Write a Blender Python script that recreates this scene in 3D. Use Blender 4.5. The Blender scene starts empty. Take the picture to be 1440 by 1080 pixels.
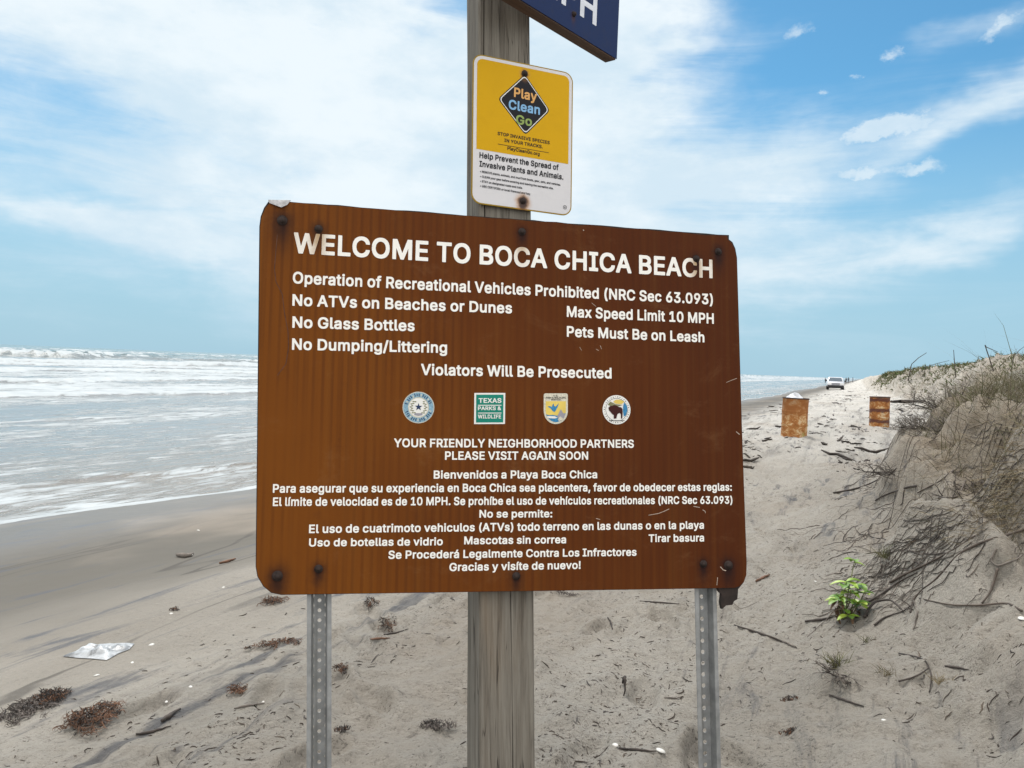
import bpy, math, random
import numpy as np
from mathutils import Vector, Matrix
from mathutils.geometry import tessellate_polygon

R_ = math.radians
random.seed(7)
rng = np.random.default_rng(7)
scene = bpy.context.scene
COL = scene.collection

# ------------------------------------------------------------------ camera
CAM_H = 1.40
FOC = 1080.0                       # focal length in photo pixels (photo 1440 x 1080)
PITCH, ROLL = R_(1.43), R_(2.30)   # looks slightly down, held slightly tilted
_f = np.array([0, math.cos(PITCH), -math.sin(PITCH)])
_u0 = np.array([0, math.sin(PITCH), math.cos(PITCH)])
_r0 = np.array([1.0, 0, 0])
_r = _r0 * math.cos(ROLL) + _u0 * math.sin(ROLL)
_u = _u0 * math.cos(ROLL) - _r0 * math.sin(ROLL)
EYE = np.array([0, 0, CAM_H])
cam = bpy.data.cameras.new('camera')
cam.sensor_width = 36.0
cam.lens = 36.0 * FOC / 1440.0
cam.clip_start = 0.05
cam.clip_end = 90000
cam_ob = bpy.data.objects.new('camera', cam)
COL.objects.link(cam_ob)
cam_ob.matrix_world = Matrix(((_r[0], _u[0], -_f[0], 0), (_r[1], _u[1], -_f[1], 0), (_r[2], _u[2], -_f[2], CAM_H), (0, 0, 0, 1)))
scene.camera = cam_ob

# ------------------------------------------------------------------ light and exposure
SUN_EL, SUN_AZ = R_(58), R_(-14)   # azimuth measured from +Y towards +X
SUN_POWER, SUN_ANGLE = 2.7, R_(10)
SKY_STRENGTH = 0.10
EXPOSURE = 0.56
scene.view_settings.view_transform = 'Standard'
scene.view_settings.look = 'None'
scene.view_settings.gamma = 1.0
scene.view_settings.use_curve_mapping = False
scene.view_settings.exposure = EXPOSURE
sun = bpy.data.lights.new('sun', 'SUN')
sun.energy = SUN_POWER
sun.angle = SUN_ANGLE
sun.color = (1.0, 0.96, 0.9)
sun_ob = bpy.data.objects.new('sun', sun)
COL.objects.link(sun_ob)
_sd = Vector((math.sin(SUN_AZ) * math.cos(SUN_EL), math.cos(SUN_AZ) * math.cos(SUN_EL), math.sin(SUN_EL)))
sun_ob.rotation_euler = (-_sd).to_track_quat('-Z', 'Y').to_euler()
sun_ob.location = (0, 0, 60)


# ------------------------------------------------------------------ shader node helpers
class NT:
    def __init__(self, tree):
        self.t = tree

    def n(self, kind, **kw):
        nd = self.t.nodes.new(kind)
        for k, v in kw.items():
            setattr(nd, k, v)
        return nd

    def put(self, sock, v):
        if isinstance(v, bpy.types.NodeSocket):
            self.t.links.new(v, sock)
        elif v is not None:
            if hasattr(sock.default_value, '__len__') and not hasattr(v, '__len__'):
                v = (v,) * len(sock.default_value)
            if hasattr(v, '__len__') and len(sock.default_value) == 4 and len(v) == 3:
                v = (*v, 1)
            sock.default_value = v

    def m(self, op, a, b=None, c=None, clamp=False):
        nd = self.n('ShaderNodeMath', operation=op, use_clamp=clamp)
        for i, v in enumerate((a, b, c)):
            if v is not None:
                self.put(nd.inputs[i], v)
        return nd.outputs[0]

    def add(self, *a):
        r = a[0]
        for v in a[1:]:
            r = self.m('ADD', r, v)
        return r

    def mul(self, *a):
        r = a[0]
        for v in a[1:]:
            r = self.m('MULTIPLY', r, v)
        return r

    def ss(self, x, lo, hi, a=0.0, b=1.0):
        nd = self.n('ShaderNodeMapRange', interpolation_type='SMOOTHSTEP')
        self.put(nd.inputs['Value'], x)
        for k, v in (('From Min', lo), ('From Max', hi), ('To Min', a), ('To Max', b)):
            self.put(nd.inputs[k], v)
        return nd.outputs[0]

    def noise(self, vec, scale, detail=4, rough=0.55, dist=0.0, color=False):
        nd = self.n('ShaderNodeTexNoise')
        self.put(nd.inputs['Vector'], vec)
        nd.inputs['Scale'].default_value = scale
        nd.inputs['Detail'].default_value = detail
        nd.inputs['Roughness'].default_value = rough
        nd.inputs['Distortion'].default_value = dist
        return nd.outputs['Color' if color else 'Fac']

    def mapping(self, vec, scale=(1, 1, 1), rot=(0, 0, 0), loc=(0, 0, 0)):
        nd = self.n('ShaderNodeMapping')
        self.put(nd.inputs['Vector'], vec)
        nd.inputs['Scale'].default_value = scale
        nd.inputs['Rotation'].default_value = rot
        nd.inputs['Location'].default_value = loc
        return nd.outputs[0]

    def mix(self, fac, a, b, blend='MIX'):
        nd = self.n('ShaderNodeMix', data_type='RGBA', blend_type=blend)
        self.put(nd.inputs[0], fac)
        self.put(nd.inputs[6], a)
        self.put(nd.inputs[7], b)
        return nd.outputs[2]

    def ramp(self, fac, stops):
        nd = self.n('ShaderNodeValToRGB')
        e = nd.color_ramp.elements
        while len(e) < len(stops):
            e.new(0.5)
        for el, (p, c) in zip(e, stops):
            el.position = p
            el.color = (*c, 1) if hasattr(c, '__len__') else (c, c, c, 1)
        self.put(nd.inputs[0], fac)
        return nd.outputs[0]

    def xyz(self, vec):
        nd = self.n('ShaderNodeSeparateXYZ')
        self.put(nd.inputs[0], vec)
        return nd.outputs

    def vec(self, x, y, z):
        nd = self.n('ShaderNodeCombineXYZ')
        for i, v in enumerate((x, y, z)):
            self.put(nd.inputs[i], v)
        return nd.outputs[0]

    def coord(self, which='Object'):
        return self.n('ShaderNodeTexCoord').outputs[which]

    def bump(self, height, strength=0.3, dist=0.01):
        nd = self.n('ShaderNodeBump')
        nd.inputs['Strength'].default_value = strength
        nd.inputs['Distance'].default_value = dist
        self.put(nd.inputs['Height'], height)
        return nd.outputs[0]

    def attr(self, name):
        nd = self.n('ShaderNodeAttribute', attribute_name=name)
        return nd.outputs['Fac']


def material(name):
    m = bpy.data.materials.new(name)
    m.use_nodes = True
    nt = NT(m.node_tree)
    b = m.node_tree.nodes['Principled BSDF']
    nt.b = b
    nt.set = lambda **k: [nt.put(b.inputs[kk.replace('_', ' ')], v) for kk, v in k.items()]
    return m, nt


def plain(name, col, rough=0.6, metal=0.0, vary=0.15, scale=12.0, spec=None):
    m, nt = material(name)
    c = nt.coord()
    f = nt.noise(c, scale, 5)
    lo = tuple(v * (1 - vary) for v in col)
    hi = tuple(min(1, v * (1 + vary)) for v in col)
    nt.set(Base_Color=nt.ramp(f, [(0.3, lo), (0.7, hi)]), Roughness=rough, Metallic=metal)
    if spec is not None:
        nt.set(Specular_IOR_Level=spec)
    return m


# ------------------------------------------------------------------ sky with procedural clouds (world directions)
world = bpy.data.worlds.new('World')
scene.world = world
world.use_nodes = True
wt = NT(world.node_tree)
bg = world.node_tree.nodes['Background']
sky = wt.n('ShaderNodeTexSky', sky_type='NISHITA')
sky.sun_disc = False
sky.sun_elevation = SUN_EL
sky.sun_rotation = SUN_AZ
sky.air_density = 1.0
sky.dust_density = 0.6
sky.ozone_density = 2.0
dirv = wt.coord('Generated')
dx, dy, dz = wt.xyz(dirv)
az = wt.mul(wt.m('ARCTAN2', dx, dy), 57.2958)        # degrees
el = wt.mul(wt.m('ARCSINE', dz), 57.2958)
den = wt.m('MAXIMUM', wt.add(dz, 0.10), 0.03)
plane = wt.vec(wt.m('DIVIDE', dx, den), wt.m('DIVIDE', dy, den), 0.0)
ca_ = wt.vec(az, el, 0.0)
warp = wt.noise(wt.mapping(ca_, (0.06, 0.11, 1)), 1.0, 5, 0.6)
warp2 = wt.noise(wt.mapping(ca_, (0.06, 0.11, 1), loc=(7, 3, 0)), 1.0, 5, 0.6)
azw = wt.add(az, wt.mul(wt.add(warp, -0.5), 16.0))
elw = wt.add(el, wt.mul(wt.add(warp2, -0.5), 9.0))


def blob(a0, e0, ra, re, rot=0.0, k=1.0):
    c, s = math.cos(R_(rot)), math.sin(R_(rot))
    da, de = wt.add(azw, -a0), wt.add(elw, -e0)
    p = wt.mul(wt.add(wt.mul(da, c), wt.mul(de, s)), 1 / ra)
    q = wt.mul(wt.add(wt.mul(de, c), wt.mul(da, -s)), 1 / re)
    r2 = wt.add(wt.mul(p, p), wt.mul(q, q))
    return wt.mul(wt.m('EXPONENT', wt.mul(r2, -1.0)), k)


def px_ae(x, y):
    d = _f + _r * (x - 720) / FOC + _u * (540 - y) / FOC
    d = d / np.linalg.norm(d)
    return math.degrees(math.atan2(d[0], d[1])), math.degrees(math.asin(d[2]))


def pblob(x, y, rx, ry, rot=0.0, k=1.0):
    a, e = px_ae(x, y)
    return blob(a, e, rx / 18.85, ry / 18.85, rot, k)


CLOUDS = [  # photo-sized cloud banks laid out by bearing and elevation
    (250, 40, 520, 120, -8, 1.05), (640, 190, 330, 130, -6, 0.95), (480, 330, 330, 60, -8, 0.55),
    (200, 335, 240, 26, -8, 0.78), (880, 30, 150, 70, 25, 0.85), (760, 330, 260, 80, -4, 0.55),
    (1400, 150, 190, 36, 28, 0.62), (1240, 345, 300, 34, 12, 0.66), (1050, 260, 200, 60, 24, 0.52),
    (1000, 110, 170, 30, 24, 0.22), (1380, 20, 80, 26, 20, 0.42),
    (130, 230, 300, 60, -10, 0.30), (180, 405, 420, 60, -3, 0.42), (620, 440, 300, 60, 0, 0.30), (1200, 440, 320, 45, 4, 0.26),
]
dens = None
for c in CLOUDS:
    b_ = pblob(*c)
    dens = b_ if dens is None else wt.add(dens, b_)
# away from the pictured quarter of the sky: broken cloud, thickened for more ambient light
back = wt.ss(wt.m('ABSOLUTE', az), 42, 75)
high = wt.ss(el, 32, 55)
amb = wt.mul(wt.m('MAXIMUM', back, wt.mul(high, 0.7)), wt.ss(wt.noise(plane, 1.1, 6, 0.6), 0.30, 0.62), 1.4)
dens = wt.add(dens, amb)
streak = wt.noise(wt.mapping(ca_, (0.035, 0.22, 1), rot=(0, 0, R_(-18))), 1.6, 7, 0.62, 0.8)
fluff = wt.noise(wt.mapping(ca_, (0.11, 0.2, 1)), 1.6, 9, 0.65, 0.4)
mod = wt.add(wt.mul(streak, 0.9), wt.mul(fluff, 0.75), 0.15)
dens = wt.mul(dens, mod)
dens = wt.add(dens, wt.mul(wt.add(streak, -0.42), 0.40))
dens = wt.m('MINIMUM', wt.ss(dens, 0.17, 1.02), 0.97)
# a few small puffs under the high cloud
pw = wt.xyz(wt.noise(wt.mapping(ca_, (0.55, 0.75, 1)), 1.0, 6, 0.65, color=True))
azw, elw = wt.add(az, wt.mul(wt.add(pw[0], -0.5), 3.4)), wt.add(el, wt.mul(wt.add(pw[1], -0.5), 2.2))
puff = None
for c in [(1208, 190, 34, 13, 8, 1.0), (1255, 180, 32, 15, 0, 0.95), (1300, 168, 40, 13, 10, 0.7), (1207, 241, 38, 11, 0, 1.15), (1296, 236, 28, 11, 0, 1.05), (1258, 75, 16, 8, 0, 0.7), (1160, 130, 10, 6, 0, 0.7), (1200, 108, 10, 5, 0, 0.6), (1108, 328, 26, 7, 0, 0.6), (1125, 42, 24, 10, 20, 0.7), (1410, 35, 30, 13, 20, 0.9)]:
    b_ = pblob(*c)
    puff = b_ if puff is None else wt.add(puff, b_)
puff = wt.ss(wt.mul(puff, wt.add(0.35, wt.mul(wt.noise(wt.mapping(ca_, (0.5, 0.7, 1), loc=(5, 5, 0)), 1.6, 7, 0.65), 1.3))), 0.22, 1.05)
dens = wt.m('MAXIMUM', dens, wt.mul(puff, 0.80))
shade = wt.noise(wt.mapping(ca_, (0.05, 0.10, 1), loc=(3, 1, 0)), 1.5, 6, 0.6)
CLOUD_W = wt.mix(wt.ss(shade, 0.36, 0.62), (4.6, 5.6, 6.3), (6.0, 6.55, 6.85))
# unseen clouds behind the viewer, brightened as added fill light on the sign face
CLOUD_W = wt.mix(wt.ss(wt.m('ABSOLUTE', az), 60, 115), CLOUD_W, (14.5, 14.1, 13.4))
low = wt.ss(el, 1.0, 21.0, 0.90, 0.0)
skyt = wt.mix(1.0, sky.outputs[0], (0.40, 0.76, 0.83), 'MULTIPLY')
skyc = wt.mix(low, skyt, (2.75, 4.18, 5.2))
low2 = wt.ss(el, 0.0, 13.0, 0.55, 0.0)
cl = wt.mix(low2, CLOUD_W, (3.2, 4.65, 5.7))
wt.put(bg.inputs['Color'], wt.mix(dens, skyc, cl))
bg.inputs['Strength'].default_value = SKY_STRENGTH


# ------------------------------------------------------------------ object helpers
def tag(o, label=None, cat=None, group=None, kind=None):
    if label:
        o['label'] = label
    if cat:
        o['category'] = cat
    if group:
        o['group'] = group
    if kind:
        o['kind'] = kind
    return o


def empty(name, matrix, label, cat, group=None):
    o = bpy.data.objects.new(name, None)
    o.empty_display_size = 0.1
    COL.objects.link(o)
    o.matrix_world = matrix if isinstance(matrix, Matrix) else Matrix.Translation(matrix)
    return tag(o, label, cat, group)


class MB:
    """collects faces and links them as one mesh object"""
    def __init__(self):
        self.v, self.f, self.mi = [], [], []

    def face(self, pts, mi=0):
        b = len(self.v)
        self.v.extend([tuple(p) for p in pts])
        self.f.append(tuple(range(b, b + len(pts))))
        self.mi.append(mi)

    def grid(self, rows, mi=0, closed=False):
        b = len(self.v)
        n = len(rows[0])
        for r in rows:
            self.v.extend([tuple(p) for p in r])
        for j in range(len(rows) - 1):
            for i in range(n if closed else n - 1):
                k = (i + 1) % n
                self.f.append((b + j * n + i, b + j * n + k, b + (j + 1) * n + k, b + (j + 1) * n + i))
                self.mi.append(mi)

    def box(self, c, s, mi=0, M=None):
        x, y, z = (v / 2 for v in s)
        P = [Vector((c[0] + sx * x, c[1] + sy * y, c[2] + sz * z)) for sz in (-1, 1) for sy in (-1, 1) for sx in (-1, 1)]
        if M is not None:
            P = [M @ p for p in P]
        b = len(self.v)
        self.v.extend([tuple(p) for p in P])
        for q in ((0, 2, 3, 1), (4, 5, 7, 6), (0, 1, 5, 4), (2, 6, 7, 3), (0, 4, 6, 2), (1, 3, 7, 5)):
            self.f.append(tuple(b + i for i in q))
            self.mi.append(mi)

    def tube(self, pts, rad, sides=5, mi=0, cap=True):
        pts = [Vector(p) for p in pts]
        n = len(pts)
        if not hasattr(rad, '__len__'):
            rad = [rad] * n
        b = len(self.v)
        ref = Vector((0.31, 0.17, 0.93))
        for i, p in enumerate(pts):
            d = (pts[min(i + 1, n - 1)] - pts[max(i - 1, 0)])
            if d.length < 1e-9:
                d = Vector((0, 0, 1))
            d.normalize()
            a = d.cross(ref)
            if a.length < 0.05:
                a = d.cross(Vector((1, 0, 0)))
            a.normalize()
            c = d.cross(a)
            for k in range(sides):
                t = 2 * math.pi * k / sides
                self.v.append(tuple(p + (a * math.cos(t) + c * math.sin(t)) * rad[i]))
        for i in range(n - 1):
            for k in range(sides):
                l = (k + 1) % sides
                self.f.append((b + i * sides + k, b + i * sides + l, b + (i + 1) * sides + l, b + (i + 1) * sides + k))
                self.mi.append(mi)
        if cap:
            self.f.append(tuple(b + k for k in range(sides))[::-1])
            self.f.append(tuple(b + (n - 1) * sides + k for k in range(sides)))
            self.mi += [mi, mi]

    def lathe(self, prof, seg=24, mi=0, M=None):
        rows = []
        for r, z in prof:
            row = [Vector((r * math.cos(2 * math.pi * k / seg), r * math.sin(2 * math.pi * k / seg), z)) for k in range(seg)]
            rows.append([M @ p for p in row] if M is not None else row)
        self.grid(rows, mi, True)

    def prism(self, loop, w0, w1, mi=0, face_mi=None):
        """closed outline (u, v) given thickness from w0 (back) to w1 (front)"""
        L = [Vector((p[0], p[1], 0)) for p in loop]
        tris = tessellate_polygon([L])
        for w, flip in ((w1, False), (w0, True)):
            for t in tris:
                q = [L[i] for i in t]
                nz = (q[1] - q[0]).cross(q[2] - q[0]).z
                if (nz < 0) != flip:
                    q.reverse()
                self.face([(p.x, p.y, w) for p in q], mi if (flip or face_mi is None) else face_mi)
        n = len(L)
        area = sum(L[i].x * L[(i + 1) % n].y - L[(i + 1) % n].x * L[i].y for i in range(n))
        for i in range(n):
            a, b = (L[i], L[(i + 1) % n]) if area > 0 else (L[(i + 1) % n], L[i])
            self.face([(a.x, a.y, w0), (b.x, b.y, w0), (b.x, b.y, w1), (a.x, a.y, w1)], mi)

    def flat(self, loops, w, mi=0):
        """flat filled outline with holes, facing +w"""
        def area(lp):
            return sum(lp[i - 1][0] * lp[i][1] - lp[i][0] * lp[i - 1][1] for i in range(len(lp)))

        def inside(p, lp):
            r = False
            for i in range(len(lp)):
                (x0, y0), (x1, y1) = lp[i - 1], lp[i]
                if (y0 > p[1]) != (y1 > p[1]) and p[0] < (x1 - x0) * (p[1] - y0) / (y1 - y0) + x0:
                    r = not r
            return r
        loops = [[(p[0], p[1]) for p in lp] for lp in loops]
        big = max(loops, key=lambda lp: abs(area(lp)))
        sg = area(big)
        outer = [lp for lp in loops if area(lp) * sg > 0]
        holes = [lp for lp in loops if area(lp) * sg <= 0]
        for o in outer:
            LL = [[Vector((p[0], p[1], 0)) for p in lp] for lp in [o] + [h for h in holes if inside(h[0], o)]]
            al = [p for lp in LL for p in lp]
            for t in tessellate_polygon(LL):
                q = [al[i] for i in t]
                if (q[1] - q[0]).cross(q[2] - q[0]).z < 0:
                    q.reverse()
                self.face([(p.x, p.y, w) for p in q], mi)

    def build(self, name, mats, parent=None, smooth=False, matrix=None):
        me = bpy.data.meshes.new(name)
        me.from_pydata(self.v, [], self.f)
        if not isinstance(mats, (list, tuple)):
            mats = [mats]
        for m in mats:
            me.materials.append(m)
        if len(mats) > 1:
            me.polygons.foreach_set('material_index', self.mi)
        if smooth:
            me.polygons.foreach_set('use_smooth', [True] * len(me.polygons))
        me.update()
        o = bpy.data.objects.new(name, me)
        COL.objects.link(o)
        if parent is not None:
            o.parent = parent
        if matrix is not None:
            o.matrix_world = matrix
        return o


def np_mesh(name, V, Fq, mat, smooth=True, attrs=None):
    """big mesh from arrays (V: n x 3, Fq: m x k)"""
    me = bpy.data.meshes.new(name)
    V = np.ascontiguousarray(V, np.float32)
    Fq = np.ascontiguousarray(Fq, np.int32)
    k = Fq.shape[1]
    me.vertices.add(len(V))
    me.vertices.foreach_set('co', V.ravel())
    me.loops.add(Fq.size)
    me.loops.foreach_set('vertex_index', Fq.ravel())
    me.polygons.add(len(Fq))
    me.polygons.foreach_set('loop_start', np.arange(0, Fq.size, k, dtype=np.int32))
    me.polygons.foreach_set('loop_total', np.full(len(Fq), k, np.int32))
    if smooth:
        me.polygons.foreach_set('use_smooth', np.ones(len(Fq), bool))
    for an, av in (attrs or {}).items():
        at = me.attributes.new(an, 'FLOAT', 'POINT')
        at.data.foreach_set('value', np.ascontiguousarray(av, np.float32).ravel())
    for m in (mat if isinstance(mat, (list, tuple)) else [mat]):
        me.materials.append(m)
    me.update(calc_edges=True)
    o = bpy.data.objects.new(name, me)
    COL.objects.link(o)
    return o


def grid_faces(nr, nc):
    i = np.arange(nr * nc).reshape(nr, nc)
    return np.stack([i[:-1, :-1], i[:-1, 1:], i[1:, 1:], i[1:, :-1]], -1).reshape(-1, 4)


# ------------------------------------------------------------------ noise in numpy
def _hash(ix, iy, s):
    h = (ix.astype(np.int64) * 374761393 + iy.astype(np.int64) * 668265263 + s * 974634777) & 0xffffffff
    h = ((h ^ (h >> 13)) * 1274126177) & 0xffffffff
    return ((h ^ (h >> 16)) & 0xffff) / 65535.0


def pn(x, y, s=0):
    x, y = np.asarray(x, float), np.asarray(y, float)
    ix, iy = np.floor(x), np.floor(y)
    fx, fy = x - ix, y - iy
    u, v = fx * fx * fx * (fx * (fx * 6 - 15) + 10), fy * fy * fy * (fy * (fy * 6 - 15) + 10)

    def g(a, b):
        t = _hash(ix + a, iy + b, s) * 2 * math.pi
        return np.cos(t) * (fx - a) + np.sin(t) * (fy - b)
    return 1.4 * ((g(0, 0) * (1 - u) + g(1, 0) * u) * (1 - v) + (g(0, 1) * (1 - u) + g(1, 1) * u) * v)


def fbm(x, y, s=0, o=4):
    r, a = 0, 1.0
    for k in range(o):
        r = r + a * pn(x * 2 ** k, y * 2 ** k, s + k * 17)
        a *= 0.5
    return r


def sst(x, a, b):
    t = np.clip((x - a) / (b - a), 0, 1)
    return t * t * (3 - 2 * t)


# ------------------------------------------------------------------ terrain: shore coordinates q (inland), t (along)
SH = R_(24.5)
CS, SN = math.cos(SH), math.sin(SH)
W0 = (-3.2, 9.6)
SEA_Z = -0.30


def qt(x, y):
    return (x - W0[0]) * CS - (y - W0[1]) * SN, (x - W0[0]) * SN + (y - W0[1]) * CS


def xy(q, t):
    return W0[0] + q * CS + t * SN, W0[1] - q * SN + t * CS


def edge(t):      # wandering line where the swash ends
    return (-0.43 * sst(-t, -0.6, 3.2) + 0.10 * np.sin(t * 0.9) * sst(t, 0, 6) + 0.35 * np.sin(t * 0.11 + 1) * sst(t, 4, 25)
            + 0.05 * pn(t * 1.3, t * 0 + 3.3, 5) - 0.35 * sst(-t, 3.2, 9))


DF_T = [-30, -8, -3.9, -1.6, 2.4, 8, 17, 44, 60, 90, 130, 250, 400]
DF_Q = [7.0, 7.0, 6.65, 6.50, 6.60, 7.4, 8.8, 9.2, 7.6, 7.0, 6.8, 6.4, 6]
DH_T = [-30, -8, -4.2, -2.3, -0.8, 3, 6.5, 14, 24, 45, 70, 400]
DH_H = [0.5, 0.5, 0.62, 1.0, 1.26, 1.22, 1.0, 1.5, 2.25, 2.2, 1.95, 2.0]
FOOT = [(random.uniform(-2.2, 2.4), random.uniform(2.3, 9.0), random.uniform(-0.6, 0.9), random.uniform(0.9, 1.1)) for _ in range(150)]
FOOT = [f for f in FOOT if 4.3 < qt(f[0], f[1])[0] < 6.7]


def dune_d(x, y):
    q, t = qt(x, y)
    j = 0.22 * pn(t * 0.9, q * 0.15, 31) + 0.10 * pn(t * 2.6, q * 0.5, 32) + 0.035 * pn(t * 8, q * 3, 33)
    far = sst(t, 8, 30)
    return q + j * (1 + 1.2 * far) - np.interp(t, DF_T, DF_Q), q, t, far


def height(x, y):
    x, y = np.asarray(x, float), np.asarray(y, float)
    d, q, t, far = dune_d(x, y)
    z = np.interp(q - edge(t) * sst(2.5 - q, 0, 2), [-80, -12, -3, 0, 2.5, 5, 9], [-3.2, -0.95, -0.44, SEA_Z + 0.004, -0.15, 0, 0.06])
    z = z + 0.06 * sst(q, 2, 5) * (1 - np.exp(-np.maximum(t, 0) / 15.0)) + 0.0006 * np.clip(t, 0, 400) * sst(q, 2, 5)
    hd = np.interp(t, DH_T, DH_H)
    apron = sst(d, -0.35, 0.9) * (0.30 - 0.12 * sst(-t, 3, 6)) * (1 - 0.4 * far)
    s1, s2 = 0.62 - 0.3 * far, 1.25 + 1.6 * far
    scarp = (1 - far) * (0.50 * sst(d, 0.60, 0.86) + 0.50 * sst(d, 1.04, 1.27)) + far * sst(d, s1, s2)
    top = (np.clip(d - s2, 0, 5) / 5.0) * 0.38 * (1 - 0.5 * far) + 0.14 * pn(x * 0.33, y * 0.33, 41) * sst(d, s2 - 0.2, s2 + 2)
    z = z + apron + scarp * (hd - apron - 0.06) + top * sst(d, s2 - 0.3, s2 + 0.6)
    z = z + sst(d, 0.1, 1.0) * (1 - sst(d, 2.2, 4)) * (0.15 * fbm(t * 1.1, d * 2.1, 51, 3) + 0.07 * pn(t * 4.2, d * 6, 52) + 0.03 * pn(t * 9, d * 12, 53)) * (1 + far)
    # hummock of slumped turf and a lump of sand on the near slope, a low wrack mound
    for cx_, cy_, r_, a_ in BUMPS:
        z = z + a_ * np.exp(-(((x - cx_) ** 2 + (y - cy_) ** 2) / r_ ** 2) ** 1.5)
    near = 1 / (1 + (np.hypot(x, y) / 45.0) ** 2)
    dry = sst(q + 0.35 * pn(t * 0.7, q * 0.8, 61), 3.5, 4.7)
    rut = np.abs(pn(t * 0.16, q * 1.7, 62))
    z = z + dry * (1 - 0.6 * scarp) * (0.030 * pn(t * 0.35, q * 1.6, 63) + 0.026 * pn(t * 0.9, q * 2.8, 64) * (0.7 + far) + 0.026 * pn(x * 4.3, y * 4.3, 70) + 0.038 * pn(x * 1.7, y * 1.7, 72) * sst(t, -3, 3)
             + 0.012 * pn(t * 3.4, q * 6.5, 65) + 0.022 * pn(x * 9, y * 9, 66) + 0.014 * pn(x * 21, y * 21, 67) * sst(pn(x * 0.8, y * 0.8, 71), -0.5, 0.3) - 0.010 * (1 - sst(rut, 0, 0.16)))
    z = z + (1 - dry) * (0.006 * pn(t * 0.8, q * 2.5, 68) + 0.0015 * pn(x * 9, y * 9, 69))
    for fx, fy, fa, fs in FOOT:
        m = (np.abs(x - fx) < 0.3) & (np.abs(y - fy) < 0.3)
        if np.any(m):
            ax, ay = (x - fx) * math.cos(fa) + (y - fy) * math.sin(fa), -(x - fx) * math.sin(fa) + (y - fy) * math.cos(fa)
            r2 = (ax / 0.055) ** 2 + (ay / 0.14) ** 2
            z = z + np.where(m, -0.040 * np.exp(-r2 ** 2) + 0.014 * np.exp(-(np.sqrt(r2) - 1.4) ** 2 * 6), 0)
    return z


BUMPS = []


def ray(px, py):
    d = _f + _r * (px - 720) / FOC + _u * (540 - py) / FOC
    return d / np.linalg.norm(d)


RS = np.geomspace(1.2, 400, 2600)


def ground(px, py):
    """world point of the ground seen at a photo pixel"""
    d = ray(px, py)
    P = EYE[None] + RS[:, None] * d[None]
    g = height(P[:, 0], P[:, 1])
    b = np.nonzero(P[:, 2] < g)[0]
    i = b[0] if len(b) else len(RS) - 1
    a, c = RS[max(i - 1, 0)], RS[i]
    for _ in range(12):
        mid = (a + c) / 2
        p = EYE + d * mid
        if p[2] < float(height(p[0], p[1])):
            c = mid
        else:
            a = mid
    p = EYE + d * c
    return Vector((p[0], p[1], float(height(p[0], p[1]))))


def H(x, y):
    return float(height(x, y))


BUMPS = [(*ground(1400, 705)[:2], 0.38, 0.16), (*ground(1350, 830)[:2], 0.16, 0.07), (*ground(1195, 945)[:2], 0.16, 0.06),
         (*ground(1250, 780)[:2], 0.2, 0.05)]

# ------------------------------------------------------------------ sand material
def shore_vec(nt):
    """Object coordinates turned so that x runs inland (q) and y runs along the shore (t)"""
    p = nt.xyz(nt.coord('Object'))
    x, y = nt.add(p[0], -W0[0]), nt.add(p[1], -W0[1])
    q = nt.add(nt.mul(x, CS), nt.mul(y, -SN))
    t = nt.add(nt.mul(x, SN), nt.mul(y, CS))
    return q, t, nt.vec(q, t, p[2]), p


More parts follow.
